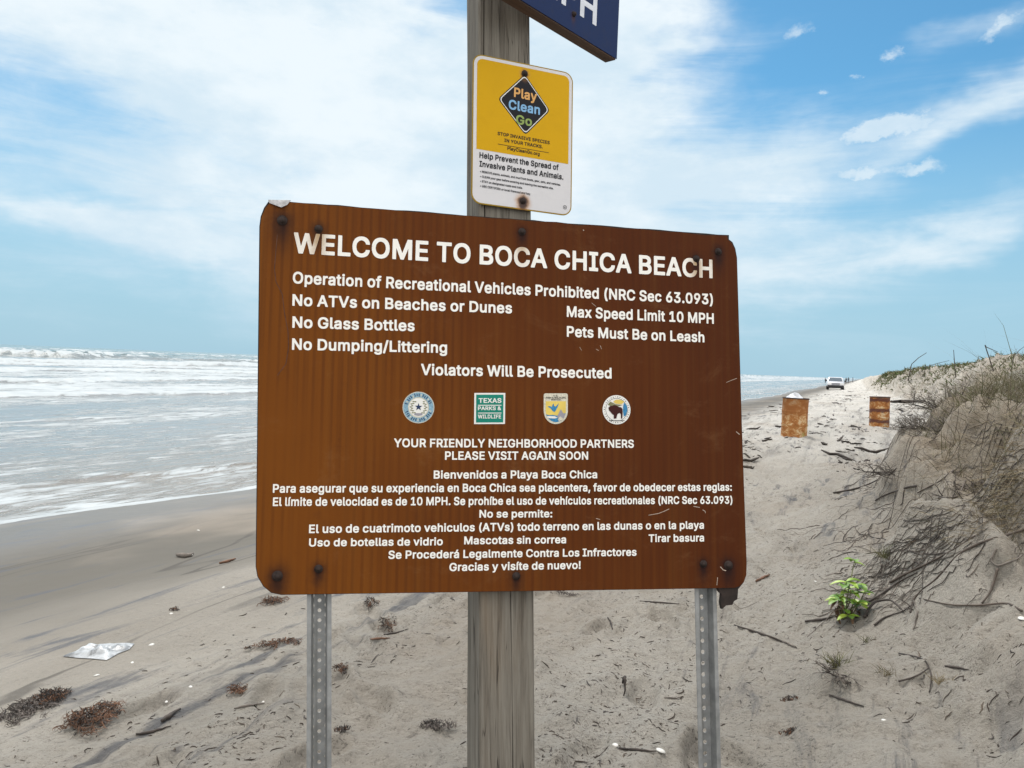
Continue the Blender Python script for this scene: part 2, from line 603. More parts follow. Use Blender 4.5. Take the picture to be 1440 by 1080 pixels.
def sand_material():
    m, nt = material('beach_sand')
    q, t, qv, p = shore_vec(nt)
    obj = nt.coord('Object')
    wob = nt.noise(nt.mapping(qv, (0.8, 0.35, 1)), 1.0, 4)
    dry = nt.ss(nt.add(q, nt.mul(nt.add(wob, -0.5), 2.2)), 2.0, 5.0)
    soft = nt.noise(nt.mapping(qv, (0.7, 0.22, 1)), 1.3, 6, 0.6)
    fine = nt.noise(obj, 260.0, 3, 0.7)
    mott = nt.noise(obj, 9.0, 7, 0.65)
    wet = nt.mix(soft, (0.098, 0.089, 0.075), (0.128, 0.117, 0.100))
    dryc = nt.mix(nt.ss(soft, 0.3, 0.7), (0.37, 0.332, 0.282), (0.49, 0.448, 0.39))
    dryc = nt.mix(nt.ss(t, 1, 14), dryc, nt.mix(nt.ss(soft, 0.3, 0.7), (0.53, 0.50, 0.455), (0.64, 0.61, 0.565)))  # far dry sand made paler to stand in for its brighter light
    c = nt.mix(dry, wet, dryc)
    # the sheet nearest the swash is soaked
    soak = nt.ss(nt.add(q, nt.mul(nt.add(wob, -0.5), 0.9)), 0.1, 1.7, 1.0, 0.0)
    c = nt.mix(nt.mul(soak, 0.22), c, (0.095, 0.083, 0.069))
    # thin lines left by earlier swashes on the smooth wet sand
    li = nt.noise(nt.mapping(qv, (0.75, 0.09, 1), loc=(2, 7, 0)), 1.0, 4, 0.5, 0.2)
    ln_ = nt.ss(nt.m('ABSOLUTE', nt.add(li, -0.5)), 0.003, 0.011, 1.0, 0.0)
    ln2_ = nt.ss(nt.m('ABSOLUTE', nt.add(li, -0.43)), 0.002, 0.007, 1.0, 0.0)
    ln_ = nt.mul(nt.m('MAXIMUM', ln_, ln2_), nt.ss(q, 0.9, 1.5), nt.ss(q, 3.6, 5.0, 1.0, 0.0), nt.ss(nt.noise(nt.mapping(qv, (2, 0.5, 1)), 1.0, 4), 0.34, 0.56))
    c = nt.mix(nt.mul(ln_, 0.6), c, (0.052, 0.046, 0.042))
    # warm buff areas
    buff = nt.ss(nt.noise(nt.mapping(qv, (0.5, 0.3, 1), loc=(3, 8, 0)), 1.0, 4), 0.5, 0.68)
    c = nt.mix(nt.mul(buff, 0.35), c, (0.38, 0.315, 0.25))
    # dark heavy-mineral streaks drawn out along the shore
    n1 = nt.noise(nt.mapping(qv, (6.5, 0.9, 1)), 1.0, 7, 0.66, 0.6)
    n2 = nt.noise(nt.mapping(qv, (0.8, 0.35, 1), loc=(5, 1, 0)), 1.0, 3)
    st = nt.mul(nt.ss(n1, 0.53, 0.66), nt.ss(nt.add(n2, nt.mul(nt.ss(q, 2.0, 3.0), nt.ss(q, 4.2, 5.4, 1.0, 0.0), 0.08)), 0.44, 0.58))
    n3 = nt.noise(nt.mapping(qv, (16, 4.0, 1), loc=(1, 4, 0)), 1.0, 6, 0.7, 0.5)
    st2 = nt.mul(nt.ss(n3, 0.57, 0.70), nt.ss(n2, 0.36, 0.6), dry)
    c = nt.mix(nt.mul(st, nt.add(0.45, nt.mul(mott, 0.6))), c, (0.080, 0.086, 0.102))
    c = nt.mix(nt.mul(st2, 0.65), c, (0.12, 0.118, 0.125))
    # far beach: flattened wrack and tyre lines
    n5 = nt.noise(nt.mapping(qv, (2.4, 0.11, 1), loc=(9, 2, 0)), 1.0, 8, 0.7, 0.3)
    fl = nt.mul(nt.ss(n5, 0.51, 0.64), nt.ss(t, -1, 8), nt.ss(q, 1.0, 3.5))
    c = nt.mix(nt.mul(fl, 0.5), c, (0.15, 0.14, 0.13))
    # fine wrack crumbs
    n4 = nt.noise(obj, 42.0, 4, 0.7, 0.3)
    cr = nt.mul(nt.ss(n4, 0.60, 0.67), nt.ss(nt.noise(nt.mapping(qv, (1.1, 0.5, 1), loc=(2, 2, 2)), 1.0, 4), 0.48, 0.62), dry)
    c = nt.mix(nt.mul(cr, 0.7), c, (0.06, 0.045, 0.035))
    # trampled, pitted surface: wrack specks, plus pit shade and bright crests painted in
    sp = nt.noise(nt.mapping(obj, (1.0, 1.25, 1), loc=(3, 3, 3)), 26.0, 5, 0.72, 0.5)
    sp2 = nt.noise(nt.mapping(obj, (1, 1, 1), loc=(8, 1, 3)), 75.0, 3, 0.7, 0.3)
    area = nt.add(nt.mul(nt.ss(nt.noise(nt.mapping(qv, (1.3, 0.7, 1), loc=(6, 6, 0)), 1.0, 5, 0.65), 0.40, 0.62), 0.75), 0.25)
    area = nt.mul(area, dry, nt.ss(nt.attr('scarp'), 0.0, 0.5, 1.0, 0.3))
    c = nt.mix(nt.mul(nt.ss(sp, 0.585, 0.655), area, 0.80), c, (0.085, 0.072, 0.062))
    c = nt.mix(nt.mul(nt.ss(sp2, 0.60, 0.66), area, 0.75), c, (0.060, 0.048, 0.040))
    c = nt.mix(nt.mul(nt.ss(sp, 0.30, 0.42, 1.0, 0.0), area, 0.5), c, (0.56, 0.52, 0.46))
    # moist compact sand laid bare in the dune scarp, overhang shade painted in too
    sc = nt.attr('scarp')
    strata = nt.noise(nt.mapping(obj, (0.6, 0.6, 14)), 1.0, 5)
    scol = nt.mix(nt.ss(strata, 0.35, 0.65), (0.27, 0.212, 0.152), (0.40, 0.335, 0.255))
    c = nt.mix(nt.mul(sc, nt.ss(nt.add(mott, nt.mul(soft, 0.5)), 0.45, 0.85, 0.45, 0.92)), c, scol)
    veg = nt.attr('turf')
    c = nt.mix(nt.mul(veg, nt.ss(mott, 0.35, 0.6, 0.35, 0.85)), c, (0.13, 0.12, 0.072))
    c = nt.mix(nt.ss(fine, 0.35, 0.7, 0.0, 0.16), c, (0.1, 0.09, 0.08))
    peb = nt.noise(obj, 34, 8, 0.78, 0.3)
    hgt = nt.add(nt.mul(fine, 0.2), nt.mul(peb, 1.3), nt.mul(mott, 1.0), nt.mul(n3, 0.9), nt.mul(nt.noise(nt.mapping(obj, (1.0, 1.25, 1), loc=(3, 3, 3)), 26.0, 5, 0.72, 0.5), -1.0))
    c = nt.mix(nt.mul(dry, nt.ss(peb, 0.34, 0.46, 0.45, 0.0)), c, (0.115, 0.10, 0.085))
    bs = nt.n('ShaderNodeBump')
    bs.inputs['Distance'].default_value = 0.055
    nt.put(bs.inputs['Strength'], nt.add(0.08, nt.mul(dry, 0.75)))
    nt.put(bs.inputs['Height'], hgt)
    rough = nt.add(0.9, nt.mul(soak, -0.42))
    nt.set(Base_Color=c, Roughness=rough, Normal=bs.outputs[0], Specular_IOR_Level=nt.add(0.25, nt.mul(soak, 0.3)))
    return m


def build_ground():
    ang = np.concatenate([np.linspace(-180, -48, 60)[:-1], np.linspace(-48, 48, 1200), np.linspace(48, 180, 60)[1:]])
    a = np.radians(ang)
    r = np.concatenate([[0.02, 0.5, 1.0], np.geomspace(1.3, 14, 560), np.geomspace(14, 70, 420)[1:], np.geomspace(70, 420, 120)[1:], [700, 1500, 5000, 40000]])
    A, Rr = np.meshgrid(a, r)
    X, Y = Rr * np.sin(A), Rr * np.cos(A)
    Z = height(X, Y)
    d, q, t, far = dune_d(X, Y)
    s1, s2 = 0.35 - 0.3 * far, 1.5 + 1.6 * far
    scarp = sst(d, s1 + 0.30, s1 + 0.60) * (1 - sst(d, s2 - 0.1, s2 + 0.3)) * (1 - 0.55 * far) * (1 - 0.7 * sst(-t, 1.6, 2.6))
    turf = sst(d, s2 - 0.1, s2 + 0.5) * sst(t, -5, -3)
    V = np.stack([X, Y, Z], -1).reshape(-1, 3)
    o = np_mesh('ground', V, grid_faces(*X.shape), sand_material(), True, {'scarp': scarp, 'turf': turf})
    return tag(o, kind='structure', label='sandy beach rising from the swash to an eroded dune', cat='beach')


build_ground()


# ------------------------------------------------------------------ sea
def sea_material():
    m, nt = material('sea_water')
    q, t, qv, p = shore_vec(nt)
    foam = nt.attr('foam')
    far = nt.ss(nt.mul(q, -1.0), 15, 130)
    n1 = nt.noise(nt.mapping(qv, (5.2, 1.3, 1)), 1.0, 9, 0.66, 0.7)
    n2 = nt.noise(nt.mapping(qv, (0.42, 0.16, 1), loc=(4, 1, 0)), 1.0, 9, 0.70, 0.8)
    n = nt.add(nt.mul(n1, nt.ss(far, 0, 1, 0.7, 0.35)), nt.mul(n2, nt.ss(far, 0, 1, 0.3, 0.65)))
    f = nt.mul(nt.ss(nt.add(n, nt.mul(nt.add(foam, -0.5), 0.85)), 0.50, 0.63), 0.94)
    shallow = nt.ss(nt.mul(q, -1.0), 0.3, 7.0)
    c = nt.mix(shallow, (0.20, 0.172, 0.142), (0.205, 0.205, 0.198))
    c = nt.mix(nt.ss(nt.mul(q, -1.0), 60, 200), c, (0.075, 0.125, 0.125))
    c = nt.mix(f, c, nt.mix(nt.noise(qv, 2.0, 6), (0.28, 0.32, 0.34), (0.52, 0.54, 0.55)))
    w1 = nt.noise(nt.mapping(qv, (3.2, 0.9, 1), loc=(0, 3, 0)), 1.0, 6, 0.6, 0.4)
    w2 = nt.noise(nt.mapping(qv, (0.5, 0.16, 1)), 1.0, 6, 0.62)
    hgt = nt.add(nt.mul(w1, 0.05), nt.mul(w2, 0.22), nt.mul(f, 0.03), nt.mul(n1, f, 0.06))
    b = nt.n('ShaderNodeBump')
    b.inputs['Distance'].default_value = 1.0
    b.inputs['Strength'].default_value = 0.55
    nt.put(b.inputs['Height'], hgt)
    nt.set(Base_Color=c, Roughness=nt.mix(f, 0.12, 0.75), IOR=1.33, Normal=b.outputs[0])
    return m


def build_sea():
    def steps(a0, k, lim):
        v = [0.0]
        while v[-1] < lim:
            v.append(v[-1] + a0 + k * v[-1])
        return np.array(v)
    tt = np.concatenate([-steps(0.07, 0.05, 40)[1:][::-1], steps(0.06, 0.0078, 3000), [6000, 15000, 40000]]) - 1.0
    pp = np.concatenate([[0, 0.015], 0.03 + steps(0.028, 0.0095, 900), [1500, 3000, 8000, 20000, 40000]])
    T, P = np.meshgrid(tt, pp)
    edg = edge(T)
    amount = np.exp(-P / 6.0)
    Q = edg * amount - P
    wob = pn(T * 0.045, P * 0.03, 71) * 5 + pn(T * 0.17, P * 0.08, 72) * 2
    z = np.full(P.shape, SEA_Z)
    foam = np.zeros(P.shape)
    # swash sheet with a bead of foam along its edge
    z += 0.014 * sst(P, 0, 0.12) - 0.012 * (1 - sst(P, 0, 0.03))
    bead = 0.085 + 0.045 * pn(T * 1.1, T * 0, 73)
    foam = np.maximum(foam, 1.1 * (1 - sst(P, bead, bead * 1.6)))
    # little step wave following it in
    p1 = P - (1.75 + 0.55 * pn(T * 0.33, T * 0, 74) + 0.25 * pn(T * 1.4, T * 0, 75))
    amp1 = 0.055 * (0.7 + 0.5 * pn(T * 0.4, T * 0, 79))
    z += amp1 * sst(p1, -0.05, 0.12) * np.exp(-np.maximum(p1, 0) / 1.3)
    foam = np.maximum(foam, 0.80 * np.exp(-(p1 / 0.08) ** 2) * (0.75 + 0.6 * pn(T * 0.5, T * 0, 76)))
    foam = np.maximum(foam, 0.50 * np.exp(-np.maximum(p1, 0) / 1.2) * sst(p1, -0.1, 0.1))
    # lacy drifting foam on the wash
    foam = np.maximum(foam, 0.50 + 0.13 * pn(T * 0.16, P * 0.5, 77) + 0.05 * np.exp(-((P - 3.2) / 1.6) ** 2))
    foam = np.maximum(foam, sst(P + 2.2 * pn(T * 0.1, T * 0, 160), 16.5, 18.5) * (1 - sst(P, 74, 90)) * (0.565 + 0.22 * pn(T * 0.05, P * 0.16, 161) + 0.12 * pn(T * 0.2, P * 0.5, 162)))
    z += 0.022 * pn(T * 0.35, P * 1.1, 78) * sst(P, 1, 4) + 0.018 * pn(T * 0.9, P * 2.6, 80) * sst(P, 2, 5)
    # bores and breakers: distance from shore, height, width of whitewater behind the crest
    for k, (p0, a, wd, fo) in enumerate([(9.5, 0.05, 2, 0.50), (18.5, 0.34, 5, 0.80), (29, 0.26, 5, 0.76), (41, 0.40, 7, 0.80),
                                         (55, 0.40, 6, 0.76), (70, 0.75, 8, 0.84), (108, 1.25, 6, 0.86), (150, 1.1, 8, 0.75),
                                         (190, 0.9, 10, 0.8), (250, 0.9, 12, 0.75), (330, 0.9, 16, 0.7), (430, 0.9, 20, 0.7)]):
        front = p0 + wob * min(1.2, 0.25 + p0 / 60) + (p0 / 60) * 2.2 * pn(T * 0.09, T * 0, 90 + k) + 0.3 * pn(T * 0.8, T * 0, 110 + k)
        s = P - front
        loc = 0.55 + 0.75 * pn(T * 0.024, T * 0, 130 + k)
        loc = np.clip(loc, 0.12, 1)
        w0 = 0.28 + a * 0.9
        z += a * loc * sst(s, -w0, w0 * 0.25) * np.exp(-np.maximum(s, 0) / (wd * 0.55))
        fm = (sst(s, -w0 * 0.9, -w0 * 0.3) if p0 < 80 else sst(s, -w0 * 0.15, w0 * 0.15)) * np.exp(-np.maximum(s, 0) / wd)
        brk = np.clip(0.35 + 1.2 * loc, 0, 1) if p0 < 80 else sst(loc, 0.38, 0.62)
        foam = np.maximum(foam, fo * fm * brk + 0.10 * fm)
    rough = sst(P, 17, 22) * (1 - sst(P, 90, 140))
    z += rough * (0.05 * fbm(T * 0.5, P * 0.9, 140, 3)) + sst(P, 20, 60) * 0.05 * fbm(T * 0.06, P * 0.22, 150, 3)
    X, Y = xy(Q, T)
    V = np.stack([X, Y, z], -1).reshape(-1, 3)
    Fc = grid_faces(*X.shape)
    o = np_mesh('sea', V, Fc, sea_material(), True, {'foam': foam})
    return tag(o, kind='structure', label='shallow surf breaking in white lines on the beach', cat='sea')


build_sea()

# ------------------------------------------------------------------ lettering
GLYPHS = {
' ':(188,[]),
'!':(218,[[77,-25,53,-16,35,7,30,48,34,71,40,84,55,99,77,107,109,108,141,100,156,84,164,61,165,30,156,-2,141,-18,127,-23,100,-27],[59,138,47,143,45,157,43,525,45,529,59,531,146,530,153,525,155,507,148,143,132,138]]),
'&':(470,[[164,-28,134,-23,105,-13,68,7,46,27,26,59,18,81,12,118,13,155,19,186,31,214,56,245,95,277,96,282,65,332,54,377,57,436,72,477,89,500,109,515,132,526,177,535,227,534,268,526,291,515,311,500,332,473,345,427,343,373,338,350,327,327,301,295,259,259,318,187,323,191,328,236,332,245,409,247,427,242,430,209,425,159,417,127,401,86,457,18,460,-9,457,-18,446,-22,359,-22,346,-20,327,3,323,3,288,-14,246,-25,209,-29],[172,73,186,69,209,71,236,80,254,91,168,194,132,160,120,132,122,118,132,101,153,82],[185,350,193,350,214,368,232,389,239,405,225,427,205,438,191,436,177,427,169,418,160,400,167,377]]),
'(':(295,[[164,-117,156,-112,146,-95,119,-39,96,20,81,79,67,184,72,288,82,352,102,429,127,497,150,547,160,559,167,561,241,561,256,556,257,525,223,449,197,365,178,270,174,197,179,143,190,88,226,-16,257,-80,258,-103,255,-115,246,-118]]),
')':(295,[[21,-117,17,-112,15,-103,17,-80,53,-1,77,65,94,143,99,206,95,270,81,347,56,434,17,523,15,547,17,556,26,561,103,561,117,557,141,511,167,444,184,384,197,320,205,256,207,206,203,143,193,79,176,17,154,-39,117,-113,99,-118]]),
',':(210,[[22,-140,17,-135,15,-113,47,87,53,92,67,94,153,91,159,78,158,56,103,-139,85,-142]]),
'.':(210,[[75,-25,50,-16,32,7,27,48,37,84,52,99,75,107,106,109,138,100,154,84,162,61,163,30,154,-2,138,-18,125,-23,97,-27]]),
'/':(271,[[-2,-97,-6,-93,-8,-83,-6,-61,158,549,162,553,176,555,253,552,257,535,255,517,92,-92,89,-96,76,-99]]),
'0':(475,[[200,-28,169,-23,132,-9,95,18,67,55,49,95,31,168,26,232,27,300,35,359,49,414,68,455,96,490,123,512,155,527,191,536,246,537,296,528,332,511,359,489,392,441,409,398,422,341,427,277,426,209,418,148,405,96,385,55,359,19,332,-2,296,-20,246,-29],[220,73,232,72,255,80,268,90,292,118,305,145,314,177,321,241,316,323,308,355,297,382,287,400,268,419,255,429,227,437,205,432,191,424,161,391,148,364,139,332,132,268,136,195,152,136,167,109,184,91,205,77]]),
'1':(475,[[61,-21,56,-16,54,-2,54,61,60,75,190,80,190,398,188,401,106,339,88,335,70,337,65,343,64,357,66,443,183,529,292,529,296,525,298,511,299,80,301,77,392,77,411,73,413,52,411,-18,392,-22]]),
'3':(475,[[187,-28,146,-21,114,-10,87,4,60,28,46,45,32,73,23,114,24,150,41,154,128,152,140,114,160,92,187,78,219,72,246,77,278,92,300,118,306,136,306,155,291,187,273,205,246,219,219,224,155,225,137,229,134,295,137,318,234,427,52,432,47,450,50,527,69,531,373,531,391,528,395,509,395,459,392,441,278,314,280,309,328,296,355,279,377,259,396,232,408,200,415,159,413,114,405,77,396,58,374,27,355,10,328,-6,296,-19,264,-26,232,-29]]),
'6':(475,[[198,-28,152,-18,125,-6,97,14,70,46,52,86,43,132,42,177,49,223,64,268,89,314,232,527,252,531,339,529,344,514,342,491,237,341,239,337,284,332,325,319,361,295,384,268,398,241,410,186,411,141,404,95,392,64,376,36,357,15,329,-5,298,-19,270,-26,239,-29],[214,73,239,73,252,77,270,90,294,118,305,150,301,182,286,209,260,232,234,242,211,240,184,227,166,209,155,191,148,168,151,136,167,105,184,88]]),
'9':(475,[[116,-21,111,-19,108,-7,111,19,217,170,161,178,129,189,93,212,74,234,54,270,43,320,42,370,52,425,66,456,84,482,107,503,143,523,179,534,225,538,257,536,298,528,329,513,357,493,376,470,393,442,405,407,411,361,410,320,401,275,382,230,354,180,220,-18,202,-22],[205,270,234,266,261,277,291,307,304,339,303,366,290,398,263,425,234,437,207,434,183,420,163,398,148,361,149,339,159,311,179,286]]),
':':(210,[[75,-25,50,-16,32,7,27,48,37,84,52,99,75,107,106,109,138,100,154,84,162,61,163,30,154,-2,138,-18,125,-23,97,-27],[65,252,47,261,33,280,27,316,34,354,47,371,70,382,102,384,134,378,144,371,155,357,161,339,163,307,155,275,143,261,125,252,97,248]]),
'A':(502,[[0,-21,-4,-16,-6,-7,-4,16,182,528,200,531,291,529,297,525,484,16,485,-2,482,-19,464,-22,378,-20,328,118,155,120,150,117,105,-18,87,-22],[188,225,196,221,282,221,290,225,242,361,237,366]]),
'B':(478,[[44,-21,40,-16,38,2,40,525,44,529,58,531,258,531,317,522,353,506,381,487,400,461,412,434,419,402,420,361,414,320,404,298,380,266,403,248,417,230,429,207,437,175,440,139,438,107,432,75,419,48,399,22,371,3,340,-11,312,-17,249,-22],[149,80,258,80,294,88,308,96,328,120,333,139,328,157,320,170,299,191,267,206,149,208],[147,311,153,308,240,308,267,314,290,329,308,352,313,370,309,389,285,417,258,428,149,429]]),
'C':(532,[[233,-27,174,-15,133,5,93,36,59,82,37,127,23,186,18,255,23,323,37,382,57,423,88,468,120,495,161,518,206,532,265,538,315,534,352,526,383,514,406,501,438,476,468,436,483,405,494,359,493,332,488,327,474,326,393,328,388,331,375,368,361,388,329,415,297,429,274,433,252,432,233,428,206,416,188,403,159,373,141,341,132,309,126,268,128,223,138,177,147,155,167,127,197,98,233,81,265,76,306,83,347,107,374,140,388,177,393,181,488,181,494,173,495,150,483,105,468,73,438,33,406,8,374,-9,329,-23,279,-29]]),
'D':(524,[[44,-21,40,-16,38,2,40,525,44,529,58,531,267,529,326,517,371,498,417,463,444,425,465,380,479,320,484,257,479,189,471,148,460,116,438,75,417,47,381,18,340,-3,308,-13,240,-22],[149,80,235,80,285,92,317,111,344,139,358,161,370,198,376,234,375,284,369,316,358,348,344,370,317,399,299,412,276,421,244,428,149,429]]),
'E':(441,[[44,-21,40,-16,38,2,40,525,44,529,58,531,390,529,393,525,395,507,395,448,390,431,149,429,149,309,371,306,376,302,377,293,378,230,376,211,362,207,149,206,147,84,149,80,376,80,394,76,398,57,398,-2,394,-19,376,-22]]),
'F':(432,[[44,-21,40,-16,38,2,40,525,44,529,58,531,385,529,390,525,392,507,391,448,389,434,385,431,153,429,147,425,147,302,349,301,365,298,369,280,369,220,365,202,349,199,149,199,147,-2,144,-19,126,-22]]),
'G':(542,[[233,-27,174,-15,133,5,93,35,65,69,42,114,26,168,18,232,20,300,27,345,42,395,65,439,84,464,106,486,143,510,188,528,243,537,302,536,347,527,383,513,415,494,440,473,465,441,482,409,496,359,495,332,479,326,393,328,388,331,377,359,361,384,341,405,320,419,293,430,270,433,243,431,215,421,188,403,159,373,147,354,134,318,127,277,127,227,134,191,147,156,167,127,197,98,238,80,261,76,293,78,315,85,347,105,375,136,388,175,265,179,260,195,261,268,265,276,283,278,479,278,497,275,500,255,498,164,488,112,471,73,444,36,418,14,383,-6,343,-21,288,-29]]),
'H':(539,[[44,-21,40,-16,38,2,40,525,44,529,58,531,126,531,144,527,147,511,149,311,367,311,370,316,372,525,376,529,390,531,458,531,476,528,479,507,479,2,476,-19,458,-22,390,-22,376,-20,372,-16,370,202,367,209,153,209,147,207,147,-2,144,-19,126,-22]]),
'I':(322,[[15,-21,11,-16,9,-2,11,75,29,79,92,80,96,84,96,425,92,429,29,429,11,434,9,452,11,525,15,529,29,531,270,531,288,528,292,511,290,434,274,429,211,429,205,425,205,84,206,80,274,79,289,75,292,57,290,-16,286,-20,270,-22]]),
'K':(489,[[44,-21,40,-16,38,2,40,525,44,529,58,531,126,531,144,527,147,511,149,315,344,528,362,531,449,531,467,528,471,507,467,489,277,284,467,20,471,2,467,-20,449,-22,371,-22,353,-19,199,200,194,201,147,148,147,-2,144,-19,126,-22]]),
'L':(415,[[44,-21,40,-16,38,-2,39,520,44,529,53,531,135,530,144,527,147,511,149,80,376,78,381,75,384,61,383,-11,378,-20,362,-22]]),
'M':(650,[[44,-21,40,-16,38,2,40,525,44,529,58,531,153,531,171,527,312,161,317,161,458,528,476,531,585,529,588,525,590,507,590,-2,585,-20,503,-22,488,-20,484,-16,481,286,362,-16,358,-20,344,-22,285,-22,267,-19,153,270,149,277,145,275,142,-16,140,-20,126,-22]]),
'N':(545,[[44,-21,40,-16,38,2,40,525,44,529,58,531,153,529,358,206,376,182,378,525,381,528,394,531,481,529,484,525,486,507,486,-2,481,-20,385,-22,367,-18,149,327,146,-16,141,-20,126,-22]]),
'O':(555,[[233,-27,174,-15,133,5,93,36,59,82,37,127,23,186,18,255,22,318,32,364,49,409,78,455,106,485,147,512,188,528,247,537,306,536,361,523,402,503,447,466,475,427,497,379,510,323,515,255,511,186,502,145,483,96,447,42,415,14,374,-9,329,-23,288,-29],[248,77,274,76,297,80,324,91,345,105,374,136,386,155,400,191,407,232,407,268,403,305,392,341,381,364,367,382,338,409,306,426,274,433,243,430,215,421,197,411,167,382,153,364,138,332,127,277,126,241,131,205,138,177,153,145,167,127,197,98,215,88]]),
'P':(467,[[44,-21,40,-16,38,2,40,525,44,529,58,531,253,531,303,524,351,507,377,489,399,466,418,430,427,393,431,348,428,307,418,266,405,239,378,207,349,187,317,174,253,164,149,163,147,-2,144,-19,126,-22],[148,266,249,266,271,272,291,284,311,307,322,343,317,375,300,402,276,421,253,428,149,430]]),
'R':(471,[[44,-21,40,-16,38,2,40,525,44,529,58,531,267,530,317,522,362,502,390,480,404,461,418,434,429,393,432,339,425,293,409,252,390,225,352,198,351,193,448,16,448,-16,444,-20,431,-22,335,-20,231,175,149,175,147,-2,144,-19,126,-22],[147,280,249,278,276,285,294,295,313,316,322,343,321,366,310,393,290,414,258,427,149,430]]),
'S':(469,[[186,-29,145,-23,111,-11,81,5,59,23,38,52,25,80,17,121,18,153,22,157,36,159,122,157,133,121,154,95,181,80,218,72,259,77,295,95,316,121,322,134,322,143,313,159,281,183,245,197,136,229,97,248,66,271,45,298,36,321,30,357,31,402,37,430,50,457,70,484,100,508,141,526,181,535,227,538,272,535,313,526,345,512,378,489,391,476,408,448,418,421,423,380,421,362,418,358,404,356,322,357,317,362,305,398,287,416,263,429,231,436,200,433,168,418,150,402,138,380,139,371,150,354,177,333,213,318,336,281,372,261,391,247,414,216,424,193,430,152,428,107,419,71,400,36,381,16,350,-5,318,-18,277,-28,227,-31]]),
'T':(471,[[179,-21,172,-16,170,-2,170,425,166,429,16,431,12,434,9,448,11,525,16,529,34,531,434,529,437,525,439,507,439,448,434,431,284,429,279,427,277,-16,275,-20,261,-22]]),
'U':(539,[[221,-29,159,-15,112,10,88,30,71,52,50,94,42,126,38,171,40,526,44,529,62,531,131,531,145,526,149,161,166,121,194,93,226,79,258,74,294,79,317,89,330,99,351,121,368,158,370,180,372,526,390,531,458,531,476,528,480,508,479,158,472,108,458,71,425,26,403,9,369,-10,331,-23,294,-29]]),
'V':(502,[[191,-21,183,-16,-4,492,-4,525,0,529,14,531,82,531,100,529,105,525,241,137,374,525,378,529,391,531,464,531,482,527,485,511,484,493,298,-16,296,-20,282,-22]]),
'W':(708,[[141,-21,134,-16,-4,492,-4,525,0,529,14,531,82,531,97,530,103,525,191,181,196,183,207,220,287,527,305,531,396,529,400,525,491,176,505,219,583,525,587,529,600,531,687,529,692,516,690,493,550,-17,532,-22,455,-22,437,-20,350,299,341,318,250,-18,232,-22]]),
'X':(496,[[2,-21,-2,-16,-4,-7,-2,16,169,261,11,489,7,507,11,528,29,531,120,529,239,357,357,529,448,531,466,527,469,507,466,490,307,261,475,19,478,2,475,-19,457,-22,365,-20,239,162,234,160,111,-18,93,-22]]),
'Y':(494,[[191,-21,183,-16,181,-2,181,198,-4,492,-4,525,0,529,14,531,91,531,110,528,237,320,273,384,364,529,455,531,473,528,478,511,476,493,291,198,290,-2,287,-19,269,-22]]),
'a':(411,[[133,-29,101,-24,69,-12,43,7,28,26,14,57,8,94,9,130,17,166,37,197,78,222,133,236,237,251,251,257,252,266,246,280,229,298,207,307,187,308,164,301,146,290,131,276,119,255,105,252,87,253,24,271,19,285,20,307,33,334,51,358,73,376,105,392,146,403,192,407,237,403,274,395,305,380,324,365,342,339,354,303,359,253,357,-15,355,-20,342,-22,274,-22,259,-20,251,-11,228,-21,201,-28,169,-31],[151,71,169,68,187,70,204,76,224,88,241,107,248,121,253,135,251,156,169,143,133,129,120,116,115,103,128,84]]),
'b':(446,[[200,-29,168,-22,137,-5,131,-20,118,-22,50,-22,37,-21,32,-16,30,508,32,526,37,529,114,531,134,526,137,383,164,397,205,406,259,405,300,396,332,380,355,362,384,321,399,285,411,221,411,153,399,90,378,44,352,12,311,-15,259,-29],[206,71,232,71,246,75,264,87,279,103,291,121,305,171,303,217,288,262,259,294,228,307,209,306,189,299,162,276,146,249,136,208,137,162,149,121,178,86]]),
'c':(418,[[177,-29,132,-19,100,-4,68,21,41,58,26,90,16,135,12,190,15,240,31,299,48,330,68,356,100,380,132,395,173,405,214,407,255,403,309,385,346,358,363,335,377,308,384,285,382,260,318,241,291,240,283,244,267,276,241,298,209,307,186,304,173,297,141,267,122,221,120,171,130,130,145,103,159,89,173,79,200,69,227,72,252,85,269,103,284,135,296,139,318,138,382,122,385,108,384,90,368,49,352,26,314,-5,286,-18,255,-26,218,-30]]),
'd':(446,[[168,-29,123,-19,84,3,60,26,34,67,18,121,12,185,16,244,30,299,40,321,68,360,94,380,123,395,164,405,218,406,259,398,286,383,288,512,291,527,309,531,386,530,392,526,394,508,394,-1,391,-20,373,-22,305,-22,294,-20,291,-10,286,-7,263,-20,241,-26,205,-31],[191,71,209,69,227,74,241,82,259,99,279,130,288,171,287,221,272,262,262,276,241,296,209,307,196,307,173,299,146,275,136,262,127,240,119,203,122,158,136,117,145,103,168,82]]),
'e':(426,[[177,-29,132,-19,100,-4,68,20,41,57,26,90,15,135,12,185,16,240,22,271,35,308,54,340,86,372,118,391,155,402,191,407,236,405,282,395,313,380,342,358,365,326,381,290,389,253,393,208,392,153,387,149,373,147,127,147,123,144,131,121,139,108,159,88,177,77,200,69,227,70,252,80,276,103,286,125,300,128,318,127,382,111,386,102,387,80,373,44,359,25,336,5,309,-12,282,-22,250,-28,214,-31],[126,244,279,244,270,267,246,293,227,303,205,308,182,303,164,293,141,272]]),
'f':(276,[[68,-21,60,-16,58,-2,58,302,0,305,-11,307,-14,311,-14,396,0,401,56,402,61,466,72,498,86,517,118,539,145,548,186,552,222,550,259,542,264,534,265,511,245,448,222,446,191,451,172,440,165,425,166,402,231,402,248,398,250,384,251,330,249,311,245,307,165,302,162,-16,159,-20,145,-22]]),
